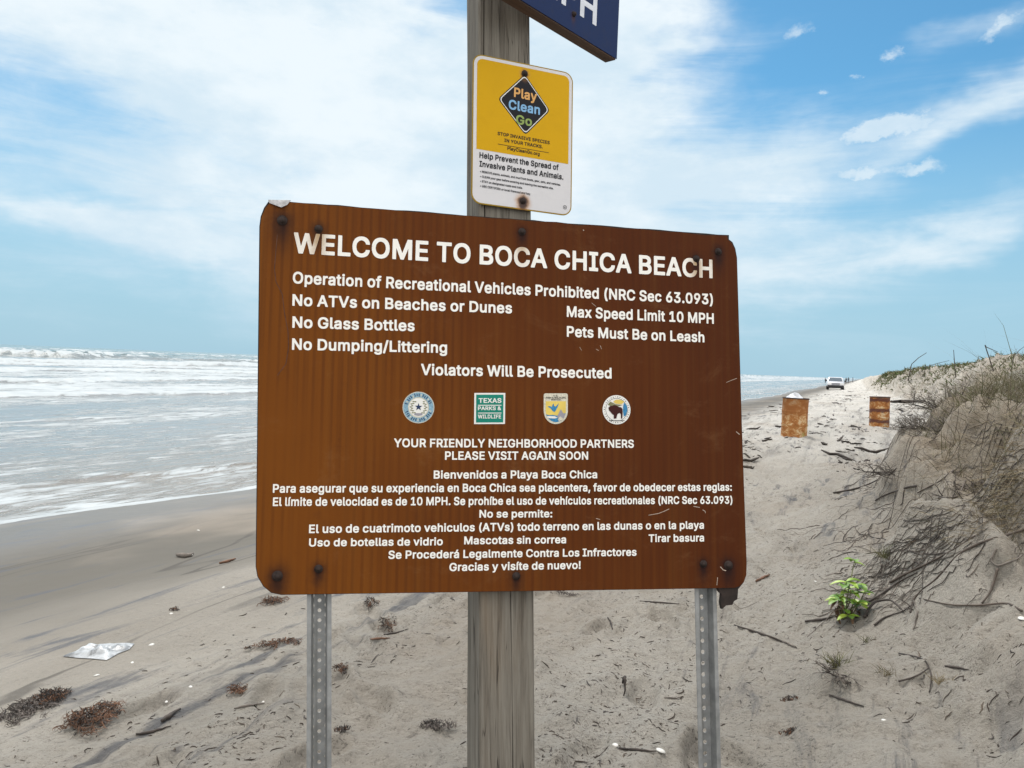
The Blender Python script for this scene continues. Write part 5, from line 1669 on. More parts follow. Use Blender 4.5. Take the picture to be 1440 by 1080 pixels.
# ------------------------------------------------------------------ vegetation and litter builders
def rand_tube_curve(p, d, n, step, wander, follow=None, lift=0.003):
    pts = [Vector(p)]
    a = math.atan2(d[1], d[0])
    z = p[2]
    w = 0
    for i in range(n):
        w = 0.6 * w + random.gauss(0, wander)
        a += w
        q = pts[-1] + Vector((math.cos(a) * step, math.sin(a) * step, 0))
        if follow:
            q.z = H(q.x, q.y) + lift + random.uniform(-1, 1.5) * lift
        pts.append(q)
    return pts


DARK_WOOD = plain('dark_twig', (0.050, 0.040, 0.034), 0.9, vary=0.45, scale=25)
GREY_WOOD = plain('grey_twig', (0.135, 0.115, 0.098), 0.9, vary=0.4, scale=25)
ROOT_M = plain('exposed_root_bark', (0.085, 0.066, 0.053), 0.9, vary=0.4, scale=25)
WEED_B = plain('brown_seaweed', (0.13, 0.063, 0.034), 0.8, vary=0.5, scale=20)
WEED_D = plain('dark_seaweed', (0.032, 0.024, 0.020), 0.7, vary=0.5, scale=20)
WEED_G = plain('greyish_seaweed', (0.12, 0.10, 0.088), 0.85, vary=0.4, scale=20)


def blades_mesh(name, P, D, L, Wd, bend, mat):
    """tapering bent blades: root P, direction D (unit), length L, width Wd, bend = sideways droop vector"""
    n = len(P)
    side = np.cross(D, rng.normal(size=(n, 3)))
    side /= np.linalg.norm(side, axis=1)[:, None] + 1e-9
    out = []
    for f, wf in ((0, 1), (0.4, 0.85), (0.75, 0.5), (1.0, 0.05)):
        c = P + D * (L * f)[:, None] + bend * (L * f * f)[:, None]
        out.append(c - side * (Wd * wf / 2)[:, None])
        out.append(c + side * (Wd * wf / 2)[:, None])
    V = np.stack(out, 1).reshape(-1, 3)
    b = np.arange(n)[:, None] * 8
    F = np.concatenate([b + np.array([[0, 1, 3, 2]]), b + np.array([[2, 3, 5, 4]]), b + np.array([[4, 5, 7, 6]])])
    return np_mesh(name, V, F, mat, False)


def sticks_mesh(name, P0, ang, L, rad, mat, parts=3, lift=0.6, curl=0.5):
    """many little ground-hugging twigs (triangular section) following the terrain"""
    n = len(P0)
    pos = P0.copy()
    rings = []
    a = ang.copy()
    dz = rng.uniform(-0.1, 0.35, n)
    for k in range(parts + 1):
        z = height(pos[:, 0], pos[:, 1]) + rad * lift + np.maximum(dz, 0) * L * 0.25 * k / parts
        d = np.stack([np.cos(a), np.sin(a)], 1)
        nx = np.stack([-d[:, 1], d[:, 0]], 1)
        rk = rad * (1.0 if 0 < k < parts else 0.45)
        for t in (0.5, 2.6, 4.7):
            rings.append(np.stack([pos[:, 0] + nx[:, 0] * rk * math.cos(t), pos[:, 1] + nx[:, 1] * rk * math.cos(t), z + rk * math.sin(t)], 1))
        pos = pos + d * (L / parts)[:, None]
        a = a + rng.normal(0, curl, n)
    V = np.stack(rings, 1).reshape(-1, 3)
    m = 3 * (parts + 1)
    b = np.arange(n)[:, None] * m
    F = []
    for k in range(parts):
        for t in range(3):
            u = (t + 1) % 3
            F.append(b + np.array([[k * 3 + t, k * 3 + u, k * 3 + 3 + u, k * 3 + 3 + t]]))
    return np_mesh(name, V, np.concatenate(F), mat, False)


def varied(name, cols, rough=0.85, sub=0.0):
    """foliage-type material: colour differs from piece to piece"""
    m, nt = material(name)
    g = nt.n('ShaderNodeNewGeometry')
    r = g.outputs['Random Per Island']
    st = [((i + 0.5) / len(cols), c) for i, c in enumerate(cols)]
    c = nt.ramp(r, st)
    n = nt.noise(nt.coord(), 6, 3)
    c = nt.mix(nt.ss(n, 0.3, 0.7, 0, 0.35), c, tuple(v * 0.6 for v in cols[0]))
    nt.set(Base_Color=c, Roughness=rough, Specular_IOR_Level=0.2)
    return m


# ---- scattered wrack crumbs and twigs over the dry sand
def scatter_polar(n, r0, r1, a0, a1):
    r = np.exp(rng.uniform(math.log(r0), math.log(r1), n))
    a = np.radians(rng.uniform(a0, a1, n))
    return r * np.sin(a), r * np.cos(a)


def build_litter():
    x, y = scatter_polar(70000, 2.2, 12, -40, 40)
    d, q, t, far = dune_d(x, y)
    dens = sst(q + 0.35 * pn(t * 0.7, q * 0.8, 61), 3.5, 4.9) * (1 - sst(d, 0.5, 1.1))
    cl = 0.5 + 0.9 * pn(q * 1.4, t * 0.45, 201) + 0.55 * pn(q * 4, t * 1.6, 202)
    keep = rng.uniform(0, 1, len(x)) < dens * np.clip(cl, 0.01, 1) ** 2.0 * 0.62
    x, y = x[keep], y[keep]
    n = len(x)
    L = np.exp(rng.normal(math.log(0.0085), 0.75, n))
    a = R_(90 - 24.5) + rng.normal(0, 0.9, n)
    o = sticks_mesh('beach_litter', np.stack([x, y], 1), a, L, np.clip(L * rng.uniform(0.05, 0.16, n), 0.0008, 0.003), varied('wrack_crumbs', [(0.040, 0.030, 0.024), (0.08, 0.062, 0.05), (0.15, 0.12, 0.092), (0.10, 0.09, 0.085), (0.055, 0.04, 0.03)]), 3, 0.3, 0.8)
    tag(o, 'dark crumbs of seaweed and twigs strewn over the dry sand', 'litter', kind='stuff')
    # middle distance: flattened dark tufts along the drift lines
    x, y = scatter_polar(42000, 9, 80, -12, 36)
    d, q, t, far = dune_d(x, y)
    cl = 0.35 + 1.1 * pn(q * 0.9, t * 0.05, 203) + 0.5 * pn(q * 2.6, t * 0.3, 204)
    keep = rng.uniform(0, 1, len(x)) < sst(q, 2.2, 4) * (1 - sst(d, -0.2, 0.3)) * np.clip(cl, 0.02, 1) ** 2.2 * 0.30
    x, y = x[keep], y[keep]
    n = len(x)
    L = np.exp(rng.normal(math.log(0.075), 0.7, n)) * (0.6 + np.hypot(x, y) / 35)
    a = R_(90 - 24.5) + rng.normal(0, 0.5, n) + (rng.uniform(0, 1, n) < 0.4) * 1.4
    o = sticks_mesh('drift_line', np.stack([x, y], 1), a, L, np.clip(L * rng.uniform(0.05, 0.13, n), 0.004, 0.03), varied('drift_tufts', [(0.035, 0.028, 0.024), (0.06, 0.05, 0.043), (0.10, 0.085, 0.07)]), 4)
    tag(o, 'dark dried seaweed tufts along the drift lines farther up the beach', 'seaweed', kind='stuff')


build_litter()


# ---- seaweed clumps one by one
def seaweed(px, py, wpx, hpx, label, mat, n=160, tilt=0.0, rise=0.5):
    g = ground(px, py)
    dist = math.hypot(g.x, g.y)
    k = g.y / FOC
    grad = dist / CAM_H                    # foreshortening of flat ground
    a, b = wpx * k / 2, hpx * k * min(grad, 3.5) / 2 * 0.8
    mb = MB()
    hh = rise * 0.65 * min(a, b)
    H0, SX, SY = H(g.x, g.y), (H(g.x + .1, g.y) - H(g.x - .1, g.y)) / .2, (H(g.x, g.y + .1) - H(g.x, g.y - .1)) / .2
    sd = random.uniform(0, 50)
    for i in range(int(n * 2.6)):
        r, th = math.sqrt(random.random()) * 1.15, random.uniform(0, 2 * math.pi)
        u, v = r * math.cos(th), r * math.sin(th)
        m = float(fbm(u * 1.7 + sd, v * 1.7, 77, 3))
        if r > 0.72 + 0.75 * m:
            continue
        X, Y = u * a, v * b
        X, Y = X * math.cos(tilt) - Y * math.sin(tilt), X * math.sin(tilt) + Y * math.cos(tilt)
        x, y = g.x + X, g.y + Y
        top = hh * max(0.0, 1 - r * r) * random.uniform(0.0, 1.0) * (0.7 + 0.9 * m)
        d = random.uniform(0, 2 * math.pi)
        L = random.uniform(0.15, 0.55) * min(a, b) + 0.008
        bend = random.gauss(0, 1.6)
        pts, xx, yy = [], x, y
        for j in range(5):
            pts.append((xx, yy, H0 + (xx - g.x) * SX + (yy - g.y) * SY + 0.003 + max(0, top) + random.uniform(-0.004, 0.008) * (1 + hh * 20)))
            d += bend / 4 + random.gauss(0, .3)
            xx += math.cos(d) * L / 4
            yy += math.sin(d) * L / 4
        w = random.choice((0.0007, 0.0010, 0.0016, 0.0024))
        mb.tube(pts, [w * 0.6, w, w * 1.1, w * 0.9, w * 0.3], 3, random.choice((0, 0, 1)))
    o = mb.build('seaweed_clump', [mat, WEED_D if mat is not WEED_D else WEED_B])
    c = Vector((g.x, g.y, g.z))
    for v in o.data.vertices:
        v.co -= c
    o.location = c
    return tag(o, label, 'seaweed', 'clumps of washed up seaweed')


seaweed(132, 1012, 78, 44, 'large reddish brown seaweed clump near the lower left corner', WEED_B, 420, 0.15, 0.5)
seaweed(72, 985, 46, 26, 'very dark seaweed lump on the wet sand left of the reddish clump', WEED_D, 260, 0.5, 0.9)
seaweed(38, 1000, 66, 40, 'flat greyish seaweed patch at the left edge, beside the dark lump', WEED_G, 300, 0.35, 0.25)
seaweed(386, 847, 38, 14, 'small brown seaweed tuft under the lower left corner of the welcome sign', WEED_B, 130, 0.1, 0.6)
seaweed(392, 906, 84, 16, 'long thin line of brown seaweed just left of the left steel rail', WEED_B, 190, 0.25, 0.3)
seaweed(522, 850, 22, 11, 'small dark seaweed lump right of the left steel rail, near the sign edge', WEED_D, 70, 0.1, 0.8)
seaweed(545, 878, 26, 12, 'dark seaweed scraps midway between the left rail and the timber post', WEED_D, 60, 0.1, 0.5)
seaweed(484, 942, 27, 12, 'compact brown seaweed tuft close to the right side of the left rail', WEED_B, 90, 0.2, 0.7)
seaweed(335, 971, 34, 15, 'brown seaweed strip left of the left rail, above the driftwood stick', WEED_B, 90, 0.4, 0.4)
seaweed(612, 1022, 54, 20, 'pale crumbly seaweed heap close to the left side of the timber post', WEED_G, 130, 0.2, 0.4)
seaweed(480, 1028, 26, 10, 'blackish seaweed scraps at the right foot of the left steel rail', WEED_D, 50, 0.1, 0.6)
seaweed(800, 837, 40, 9, 'grey seaweed shreds on the sand under the sign, right of the timber post', WEED_G, 70, 0.0, 0.4)
seaweed(245, 858, 14, 6, 'dark scrap on the smooth wet sand left of the sign', WEED_D, 30, 0.0, 0.6)
seaweed(1108, 985, 30, 10, 'black seaweed scraps on the sand right of the right steel rail', WEED_D, 50, 0.0, 0.5)
seaweed(1110, 1030, 26, 9, 'black flattened scraps near the bottom, right of the right rail', WEED_D, 40, 0.0, 0.5)


def stick(pxs, rad, label, mat=DARK_WOOD, name='driftwood_stick', cat='stick', group='sticks lying on the sand', lift=None):
    pts = []
    for i in range(len(pxs) - 1):
        for j in range(4):
            f = j / 4
            pts.append(ground(pxs[i][0] * (1 - f) + pxs[i + 1][0] * f, pxs[i][1] * (1 - f) + pxs[i + 1][1] * f))
    pts.append(ground(*pxs[-1]))
    n = len(pts)
    pts = [p + Vector((random.uniform(-1, 1) * rad * .5, random.uniform(-1, 1) * rad * .5, rad * 0.7 + (lift * math.sin(math.pi * i / (n - 1)) if lift else 0))) for i, p in enumerate(pts)]
    c = pts[0].copy()
    mb = MB()
    mb.tube([p - c for p in pts], [rad * (1 - 0.55 * abs(2 * i / (n - 1) - 0.8)) for i in range(n)], 6)
    o = mb.build(name, mat, None, True)
    o.location = c
    return tag(o, label, cat, group)


stick([(227, 1017), (240, 1009), (252, 1000)], 0.011, 'short thick black stick beside the reddish seaweed clump')
stick([(190, 1034), (215, 1030), (240, 1022)], 0.006, 'thin black stick lying below the short thick one')
stick([(247, 783), (262, 784), (273, 781)], 0.022, 'small grey log end on the wet sand left of the sign', GREY_WOOD)
stick([(309, 793), (322, 790), (332, 787)], 0.012, 'reddish stick on the wet sand close to the sign edge', WEED_B)
stick([(521, 900), (534, 899), (548, 898)], 0.006, 'thin straight brown stick right of the left rail', WEED_B)
stick([(540, 893), (556, 891), (575, 885)], 0.005, 'forked looking dark twig right of the left rail')
stick([(330, 997), (350, 993), (372, 990)], 0.005, 'long thin straw left of the left rail', GREY_WOOD)
stick([(1063, 819), (1073, 813), (1083, 809)], 0.010, 'short brown stick right of the broken tongue of the sign', WEED_B)
stick([(1032, 880), (1060, 889), (1090, 899), (1120, 911)], 0.007, 'long dark twig running down to the grassy mound right of the right rail')
stick([(1090, 899), (1108, 906), (1121, 912)], 0.006, 'pale twig lying along the end of the long dark one', GREY_WOOD)
stick([(1132, 875), (1155, 873), (1172, 869)], 0.008, 'black twig leading to the green plant')
stick([(1328, 938), (1345, 940), (1361, 943)], 0.006, 'straight dark stick on the bare sand at the lower right', DARK_WOOD)
stick([(1165, 978), (1190, 987), (1215, 995)], 0.006, 'thin dark twig below the grassy mound', DARK_WOOD)
stick([(900, 846), (930, 848), (955, 850)], 0.005, 'thin twig under the sign near the right rail', DARK_WOOD)
stick([(855, 869), (860, 880), (861, 886)], 0.006, 'stub of twig standing from the sand midway between post and right rail', DARK_WOOD)
stick([(876, 962), (878, 971), (878, 980)], 0.008, 'small curved black twig standing from the sand between post and right rail', DARK_WOOD, lift=0.05)
stick([(870, 1054), (895, 1056), (922, 1058)], 0.006, 'dark twig between two white shells at the bottom', DARK_WOOD)
stick([(1252, 566.5), (1275, 566.5), (1300, 566)], 0.11, 'dark log lying behind the banded drum', DARK_WOOD, 'driftwood_log', 'log', None)


# ---- shells
def shell(px, py, size, label):
    g = ground(px, py)
    mb = MB()
    rows = []
    for j in range(6):
        r = size * math.sin(j / 5 * math.pi / 2)
        z = size * 0.55 * math.cos(j / 5 * math.pi / 2)
        rows.append([((r + 0.0001) * math.cos(2 * math.pi * k / 20) * 1.25 * (1 + 0.06 * (k % 2)), (r + .0001) * math.sin(2 * math.pi * k / 20), z) for k in range(20)])
    mb.grid(rows, 0, True)
    o = mb.build('shell', SHELL_M, None, True)
    o.location = g
    o.rotation_euler = (random.uniform(-.3, .3), random.uniform(-.3, .3), random.uniform(0, 6))
    tag(o, label, 'shell', 'white shells on the sand')


SHELL_M = plain('white_shell', (0.58, 0.56, 0.52), 0.4, vary=0.1, scale=60)
for px, py, sz, lb in [(213, 907, .011, 'bright white shell just right of the crumpled white plastic'), (186, 932, .007, 'small white shell below the crumpled white plastic'),
                       (136, 950, .010, 'white shell between the crumpled plastic and the reddish seaweed'), (268, 966, .007, 'tiny white shell above the short thick black stick'),
                       (234, 987, .006, 'tiny pale shell beside the black stick at lower left'), (279, 746, .012, 'white shell on wet sand near the water, left of the sign'),
                       (241, 863, .008, 'tiny white shell below the dark scrap on wet sand'), (314, 826, .008, 'tiny white shell left of the lower sign corner'),
                       (865, 1048, .010, 'white shell near the bottom, left of the dark twig'), (929, 1056, .014, 'larger white shell near the bottom, right end of the dark twig'),
                       (1243, 1013, .007, 'tiny white shell on the bare sand below the grassy mound'), (1147, 818, .008, 'pale shell above the black twig and left of the green plant'),
                       (370, 987, .006, 'tiny shell at the end of the thin straw'), (1437, 870, .014, 'white shell at the right edge below the looping roots'), (1160, 944, .006, 'tiny shell at the grassy mound')]:
    shell(px, py, sz, lb)


# ---- crumpled plastic sheet on the wet sand
def build_plastic():
    out = [(88, 924), (104, 918), (118, 912), (140, 908), (166, 908), (189, 906), (182, 914), (166, 920), (150, 929), (128, 927), (108, 926)]
    G = [ground(*p) for p in out]
    c = sum(G, Vector()) / len(G)
    rows = []
    for f in np.linspace(0, 1, 12):
        row = []
        for k in range(len(G) * 3):
            a, b = G[k // 3], G[(k // 3 + 1) % len(G)]
            p = a.lerp(b, (k % 3) / 3)
            q = c.lerp(p, float(f))
            z = H(q.x, q.y) + 0.004 + 0.028 * (1 - f ** 3) * (0.55 + 0.9 * abs(float(pn(q.x * 9, q.y * 14, 301)))) + 0.012 * float(pn(q.x * 30, q.y * 40, 302)) * (1 - f ** 4)
            row.append((q.x - c.x, q.y - c.y, max(z, H(q.x, q.y) + 0.002) - c.z))
        rows.append(row)
    mb = MB()
    mb.grid(rows, 0, True)
    m, nt = material('milky_plastic')
    n = nt.noise(nt.coord(), 9, 6, 0.7, 1.0)
    nt.set(Base_Color=nt.ramp(n, [(0.38, (0.16, 0.16, 0.16)), (0.5, (0.38, 0.39, 0.40)), (0.68, (0.58, 0.59, 0.60))]), Roughness=0.3, Normal=nt.bump(n, 0.5, 0.02))
    o = mb.build('plastic_sheet', m, None, True)
    o.location = c
    tag(o, 'crumpled milky white plastic sheet lying on the smooth wet sand', 'plastic sheet')


build_plastic()


# ---- the green broad-leaved plant at the dune foot
def leaf(mb, base, d, L, W, droop, mi=0):
    d = Vector(d).normalized()
    s = d.cross(Vector((0, 0, 1)))
    s = s.normalized() if s.length > 0.05 else Vector((1, 0, 0))
    up = s.cross(d)
    rows = []
    for i in range(7):
        f = i / 6
        w = W * math.sin(math.pi * min(1, f * 0.93 + 0.04)) ** 0.7 * (1 - 0.25 * f)
        c = Vector(base) + d * (L * f) - Vector((0, 0, 1)) * droop * L * f * f
        rows.append([c - s * w / 2 + up * w * 0.16, c - s * w / 4 + up * w * 0.04, c, c + s * w / 4 + up * w * 0.04, c + s * w / 2 + up * w * 0.16])
    mb.grid(rows, mi)


def build_plant():
    g = ground(1188, 868)
    k = g.length / FOC
    right, up = Vector((1, 0, 0)), Vector((0, 0, 1))
    lm, nt = material('green_leaf')
    r = nt.n('ShaderNodeNewGeometry').outputs['Random Per Island']
    nt.set(Base_Color=nt.ramp(r, [(0.1, (0.09, 0.18, 0.022)), (0.5, (0.18, 0.30, 0.030)), (0.9, (0.29, 0.37, 0.045))]), Roughness=0.5, Transmission_Weight=0.0, Subsurface_Weight=0.15)
    root = empty('green_plant', Matrix.Translation(g), 'small bright green broad-leaved plant growing at the foot of the dune', 'plant')
    stems = MB()
    leaves = MB()
    old = MB()
    tips = []
    for px, py, dy, w in [(1188, 826, .00, 1.0), (1208, 832, .03, .9), (1203, 800, .05, .8), (1176, 842, -.04, .9), (1198, 848, -.05, 1.0), (1186, 862, -.06, .8), (1215, 838, .02, .7), (1194, 836, .0, .9), (1182, 852, .03, 1.0), (1206, 856, .02, .9)]:
        t = right * ((px - 1188) * k) + up * ((872 - py) * k) + Vector((0, dy, 0))
        b = Vector((random.uniform(-.02, .02), random.uniform(-.02, .02), -0.02))
        mid = b.lerp(t, .5) + Vector((random.uniform(-.015, .015), 0, .01))
        stems.tube([b, mid, t], [0.0035, 0.0028, 0.002], 6)
        nl = 5 if w > .8 else 4
        for i in range(nl):
            a = 2 * math.pi * i / nl + random.uniform(-.4, .4)
            leaf(leaves, t + Vector((0, 0, random.uniform(-.02, .005))), (math.cos(a), math.sin(a), random.uniform(.1, .5)), random.uniform(.055, .085) * w, random.uniform(.042, .060) * w, random.uniform(.1, .5))
    for i in range(16):
        a = random.uniform(0, 6.28)
        leaf(old, (random.uniform(-.05, .05), random.uniform(-.04, .04), random.uniform(.0, .09)), (math.cos(a), math.sin(a), random.uniform(-.3, .3)), random.uniform(.03, .06), .02, .8)
    stems.build('stem', plain('plant_stem', (0.12, 0.13, 0.045), 0.7), root, True)
    leaves.build('leaves', lm, root, True)
    old.build('withered_leaves', plain('withered_leaf', (0.13, 0.075, 0.04), 0.8, vary=0.4), root, True)


build_plant()


# ---- exposed roots on the scarp
def root_line(pxs, rad, label, mat=ROOT_M, lift=0.006, bow=0.0):
    P = []
    for i in range(len(pxs) - 1):
        for j in range(6):
            f = j / 6
            P.append((pxs[i][0] * (1 - f) + pxs[i + 1][0] * f, pxs[i][1] * (1 - f) + pxs[i + 1][1] * f))
    P.append(pxs[-1])
    n = len(P)
    W = []
    for i, p in enumerate(P):
        g = ground(p[0] + random.uniform(-.8, .8), p[1] + random.uniform(-.8, .8))
        W.append(g + Vector((0, -0.004, lift + bow * math.sin(math.pi * i / (n - 1)))))
    # soften jumps between near and far folds of the slope
    for _ in range(4):
        W = [W[0]] + [(W[i - 1] + W[i] * 2 + W[i + 1]) / 4 for i in range(1, n - 1)] + [W[-1]]
    segs = [[W[0]]]
    for a, b in zip(W, W[1:]):
        if (b - a).length > 0.45:
            break
        segs[-1].append(b)
    mb = MB()
    c = W[0].copy()
    for s in segs:
        if len(s) > 1:
            m_ = len(s)
            mb.tube([p - c for p in s], [rad * (1 - 0.5 * i / m_) for i in range(m_)], 6)
    o = mb.build('exposed_root', mat, None, True)
    o.location = c
    tag(o, label, 'root', 'roots laid bare on the dune face')


root_line([(1440, 746), (1405, 756), (1372, 767), (1346, 781), (1314, 818), (1296, 830), (1283, 845), (1278, 862)], .0065, 'long thick root slanting down from the right edge to the twig cluster')
root_line([(1437, 862), (1419, 849), (1380, 853), (1341, 853), (1310, 847), (1292, 842)], .005, 'root running level below the rounded sand lump')
root_line([(1402, 800), (1396, 822), (1390, 838), (1380, 850)], .006, 'short root curving round the right side of the sand lump')
root_line([(1214, 871), (1222, 860), (1232, 853), (1250, 851), (1262, 858), (1270, 863)], .0075, 'dark arched root right of the green plant', DARK_WOOD, .012, .02)
root_line([(1228, 880), (1245, 868), (1268, 862), (1285, 850)], .005, 'thin root under the arched one', DARK_WOOD)
root_line([(1288, 684), (1272, 687), (1258, 692), (1243, 697), (1230, 705)], .009, 'dark root across the pale slope under the dead shrub', DARK_WOOD)
root_line([(1271, 690), (1270, 700), (1268, 712), (1240, 716)], .005, 'thin root dropping from the dark one on the pale slope', DARK_WOOD)
root_line([(1340, 662), (1325, 676), (1305, 686), (1290, 694)], .007, 'root sloping across the shaded scarp face')
root_line([(1357, 676), (1352, 690), (1345, 700), (1330, 701), (1312, 701)], .006, 'forked root hanging from the slumped turf')
root_line([(1400, 772), (1392, 790), (1402, 798), (1425, 790), (1440, 780)], .005, 'looped thin root above the sand lump', GREY_WOOD)
root_line([(1250, 820), (1290, 800), (1330, 780), (1370, 755)], .006, 'straight root slanting up above the arched root')
root_line([(1216, 850), (1240, 836), (1262, 820), (1290, 806)], .006, 'dark root slanting up from the green plant', DARK_WOOD)
root_line([(1172, 694), (1201, 689), (1228, 679), (1246, 668)], .012, 'line of dark matted root along the foot of the scarp', DARK_WOOD)
root_line([(1284, 846), (1290, 862), (1286, 874), (1284, 886)], .005, 'upright broken root below the twig cluster', GREY_WOOD)
root_line([(1264, 920), (1300, 928), (1310, 950), (1306, 975)], .004, 'thin bent root on the sand below the twig cluster', DARK_WOOD)
root_line([(1262, 960), (1290, 952), (1306, 940)], .004, 'thin curved root beside the bent one', DARK_WOOD)


def build_root_tangle():
    pts = []
    # near scarp and apron: walk along the slope
    tries = 0
    mb = MB()
    n = 0
    while n < 700 and tries < 14000:
        tries += 1
        t = random.uniform(-3.0, 6.5)
        q = np.interp(t, DF_T, DF_Q) + random.uniform(0.05, 1.6)
        x, y = xy(q, t)
        d = float(dune_d(x, y)[0])
        if random.random() > max(0.0, min(1, 0.12 + 1.0 * float(pn(t * 1.6, q * 1.6, 401)) + (0.45 if d > 0.45 else 0))):
            continue
        k = random.choice((4, 6, 8, 12, 18, 24))
        dirn = R_(90 - 24.5) + random.gauss(-0.30, 0.35) + (math.pi if random.random() < 0.5 else 0)
        L = random.uniform(0.02, 0.05)
        P = rand_tube_curve((x, y, H(x, y)), (math.cos(dirn), math.sin(dirn)), k, L, 0.17, True, 0.003)
        r = random.choice((0.0008, 0.0012, 0.0017, 0.0026, 0.0042))
        mb.tube(P, [r * (1 - 0.6 * i / len(P)) for i in range(len(P))], 4, random.choice((0, 0, 1)))
        n += 1
    o = mb.build('root_tangle', [ROOT_M, DARK_WOOD])
    tag(o, 'tangle of fine roots and rootlets matted over the eroded dune face', 'roots', kind='stuff')


build_root_tangle()


def ground_many(P, r0=2.2, r1=13.0, n=360):
    """ground points under many photo pixels at once"""
    P = np.asarray(P, float)
    D = _f[None] + _r[None] * ((P[:, :1] - 720) / FOC) + _u[None] * ((540 - P[:, 1:]) / FOC)
    D /= np.linalg.norm(D, axis=1)[:, None]
    rs = np.geomspace(r0, r1, n)
    X, Y, Z = [EYE[i] + D[:, i:i + 1] * rs[None] for i in range(3)]
    below = Z < height(X, Y)
    k = np.where(below.any(1), below.argmax(1), n - 1)
    r = rs[k] * 0.998
    G = EYE[None] + D * r[:, None]
    G[:, 2] = height(G[:, 0], G[:, 1])
    return G


def build_root_mat():
    """brown rootlets combed down the near slope from the turf towards the plant"""
    band = [(1440, 640, 34), (1400, 690, 34), (1350, 735, 30), (1300, 765, 28), (1250, 795, 22), (1200, 830, 16)]
    N, K = 330, 8
    pix = []
    for i in range(N):
        f = random.random() ** 1.3 * (len(band) - 1)
        a, b = band[int(f)], band[min(int(f) + 1, len(band) - 1)]
        u = f - int(f)
        x = a[0] * (1 - u) + b[0] * u + random.gauss(0, 22)
        y = a[1] * (1 - u) + b[1] * u + random.gauss(0, a[2])
        ang = math.radians(random.gauss(150, 16))
        L = random.uniform(3, 11)
        for k in range(K):
            pix.append((min(x, 1500), y))
            ang += random.gauss(0, 0.16)
            x += math.cos(ang) * L
            y += math.sin(ang) * L
    G = ground_many(pix).reshape(N, K, 3)
    mb = MB()
    for g in G:
        run = [Vector(g[0])]
        for p in g[1:]:
            p = Vector(p)
            if (p - run[-1]).length > 0.22:
                break
            run.append(p)
        if len(run) > 2:
            r = random.choice((0.0012, 0.0016, 0.0022, 0.0032))
            mb.tube([p + Vector((0, 0, random.uniform(.001, .010))) for p in run], [r * (1 - .5 * i / len(run)) for i in range(len(run))], 4, random.choice((0, 1, 2)))
    o = mb.build('root_mat', [ROOT_M, DARK_WOOD, GREY_WOOD])
    tag(o, 'combed mat of brown rootlets running down the near slope towards the green plant', 'roots', kind='stuff')


build_root_mat()


# ---- dead shrubs on the dune edge
def grow(mb, p, d, L, r, depth, gen=0, spread=0.6):
    n = 4
    pts = [Vector(p)]
    v = Vector(d).normalized()
    for i in range(n):
        v = (v + Vector((random.gauss(0, .16), random.gauss(0, .16), random.gauss(0, .12)))).normalized()
        pts.append(pts[-1] + v * L / n)
    mb.tube(pts, [r * (1 - 0.5 * i / n) for i in range(n + 1)], 5 if r > .004 else 4, 0 if gen < 2 else 1)
    if depth <= 0:
        return
    for k in range(random.choice((2, 3, 3))):
        f = random.choice((2, 3, 4, 4))
        w = (v + Vector((random.gauss(0, spread), random.gauss(0, spread), random.gauss(0.05, spread * .8)))).normalized()
        grow(mb, pts[f], w, L * random.uniform(.55, .85), r * .62, depth - 1, gen + 1, spread)


def dead_shrub(px, py, size, label, stems, depth=4, lean=(0, 0, 1), spread=0.6, at=None):
    g = ground(px, py) if at is None else Vector((at[0], at[1], H(*at)))
    mb = MB()
    for i in range(stems):
        a = random.uniform(0, 6.28)
        d = Vector((math.cos(a) * .7 + lean[0], math.sin(a) * .7 + lean[1], random.uniform(.3, 1.0) * lean[2]))
        grow(mb, Vector((random.uniform(-.15, .15) * size * 2, random.uniform(-.15, .15) * size * 2, -.03)), d, size * random.uniform(.3, .55), 0.0034 + size * .0125, depth, 0, spread)
    root = mb.build('dead_shrub', [DARK_WOOD, GREY_WOOD])
    root.location = g
    return tag(root, label, 'shrub', 'leafless shrubs along the dune edge')


def on_edge(t, dq):
    return xy(float(np.interp(t, DF_T, DF_Q)) + dq, t)


for t_, dq_, sz_, lb_, n_, ln_ in [
        (2.9, 1.10, .38, 'dense dark leafless shrub at the left tip of the dune edge', 22, (-.5, -.25, .45)),
        (2.5, 0.95, .34, 'low dark leafless shrub hanging down the slope below the left tip', 20, (-.6, -.3, .25)),
        (2.1, 1.15, .40, 'reddish grey leafless shrub on the dune edge right of the left tip', 20, (-.4, -.2, .45)),
        (1.5, 1.20, .38, 'tangled leafless shrub midway along the edge of the near dune', 18, (-.2, -.2, .5)),
        (1.0, 1.9, .42, 'grey leafless shrub on top of the near dune', 11, (0, 0, .8)),
        (0.2, 1.9, .42, 'grey leafless shrub on the near dune at the right edge', 11, (0, 0, .9))]:
    dead_shrub(0, 0, sz_, lb_, n_, 4, ln_, at=on_edge(t_, dq_))
dead_shrub(1250, 662, .30, 'sparse leafless shrub lowest on the slope', 9, 3, (-.6, -.2, .25))
dead_shrub(1290, 852, .16, 'small cluster of dark twigs where the long root ends', 7, 3, (0, -.2, .5))
dead_shrub(1352, 700, .22, 'small twiggy tuft on the left edge of the slumped turf', 6, 3, (-.2, -.2, .6))
dead_shrub(1190, 942, .13, 'dark tangle of twigs on the low mound at the right', 10, 3, (-.3, 0, .3))


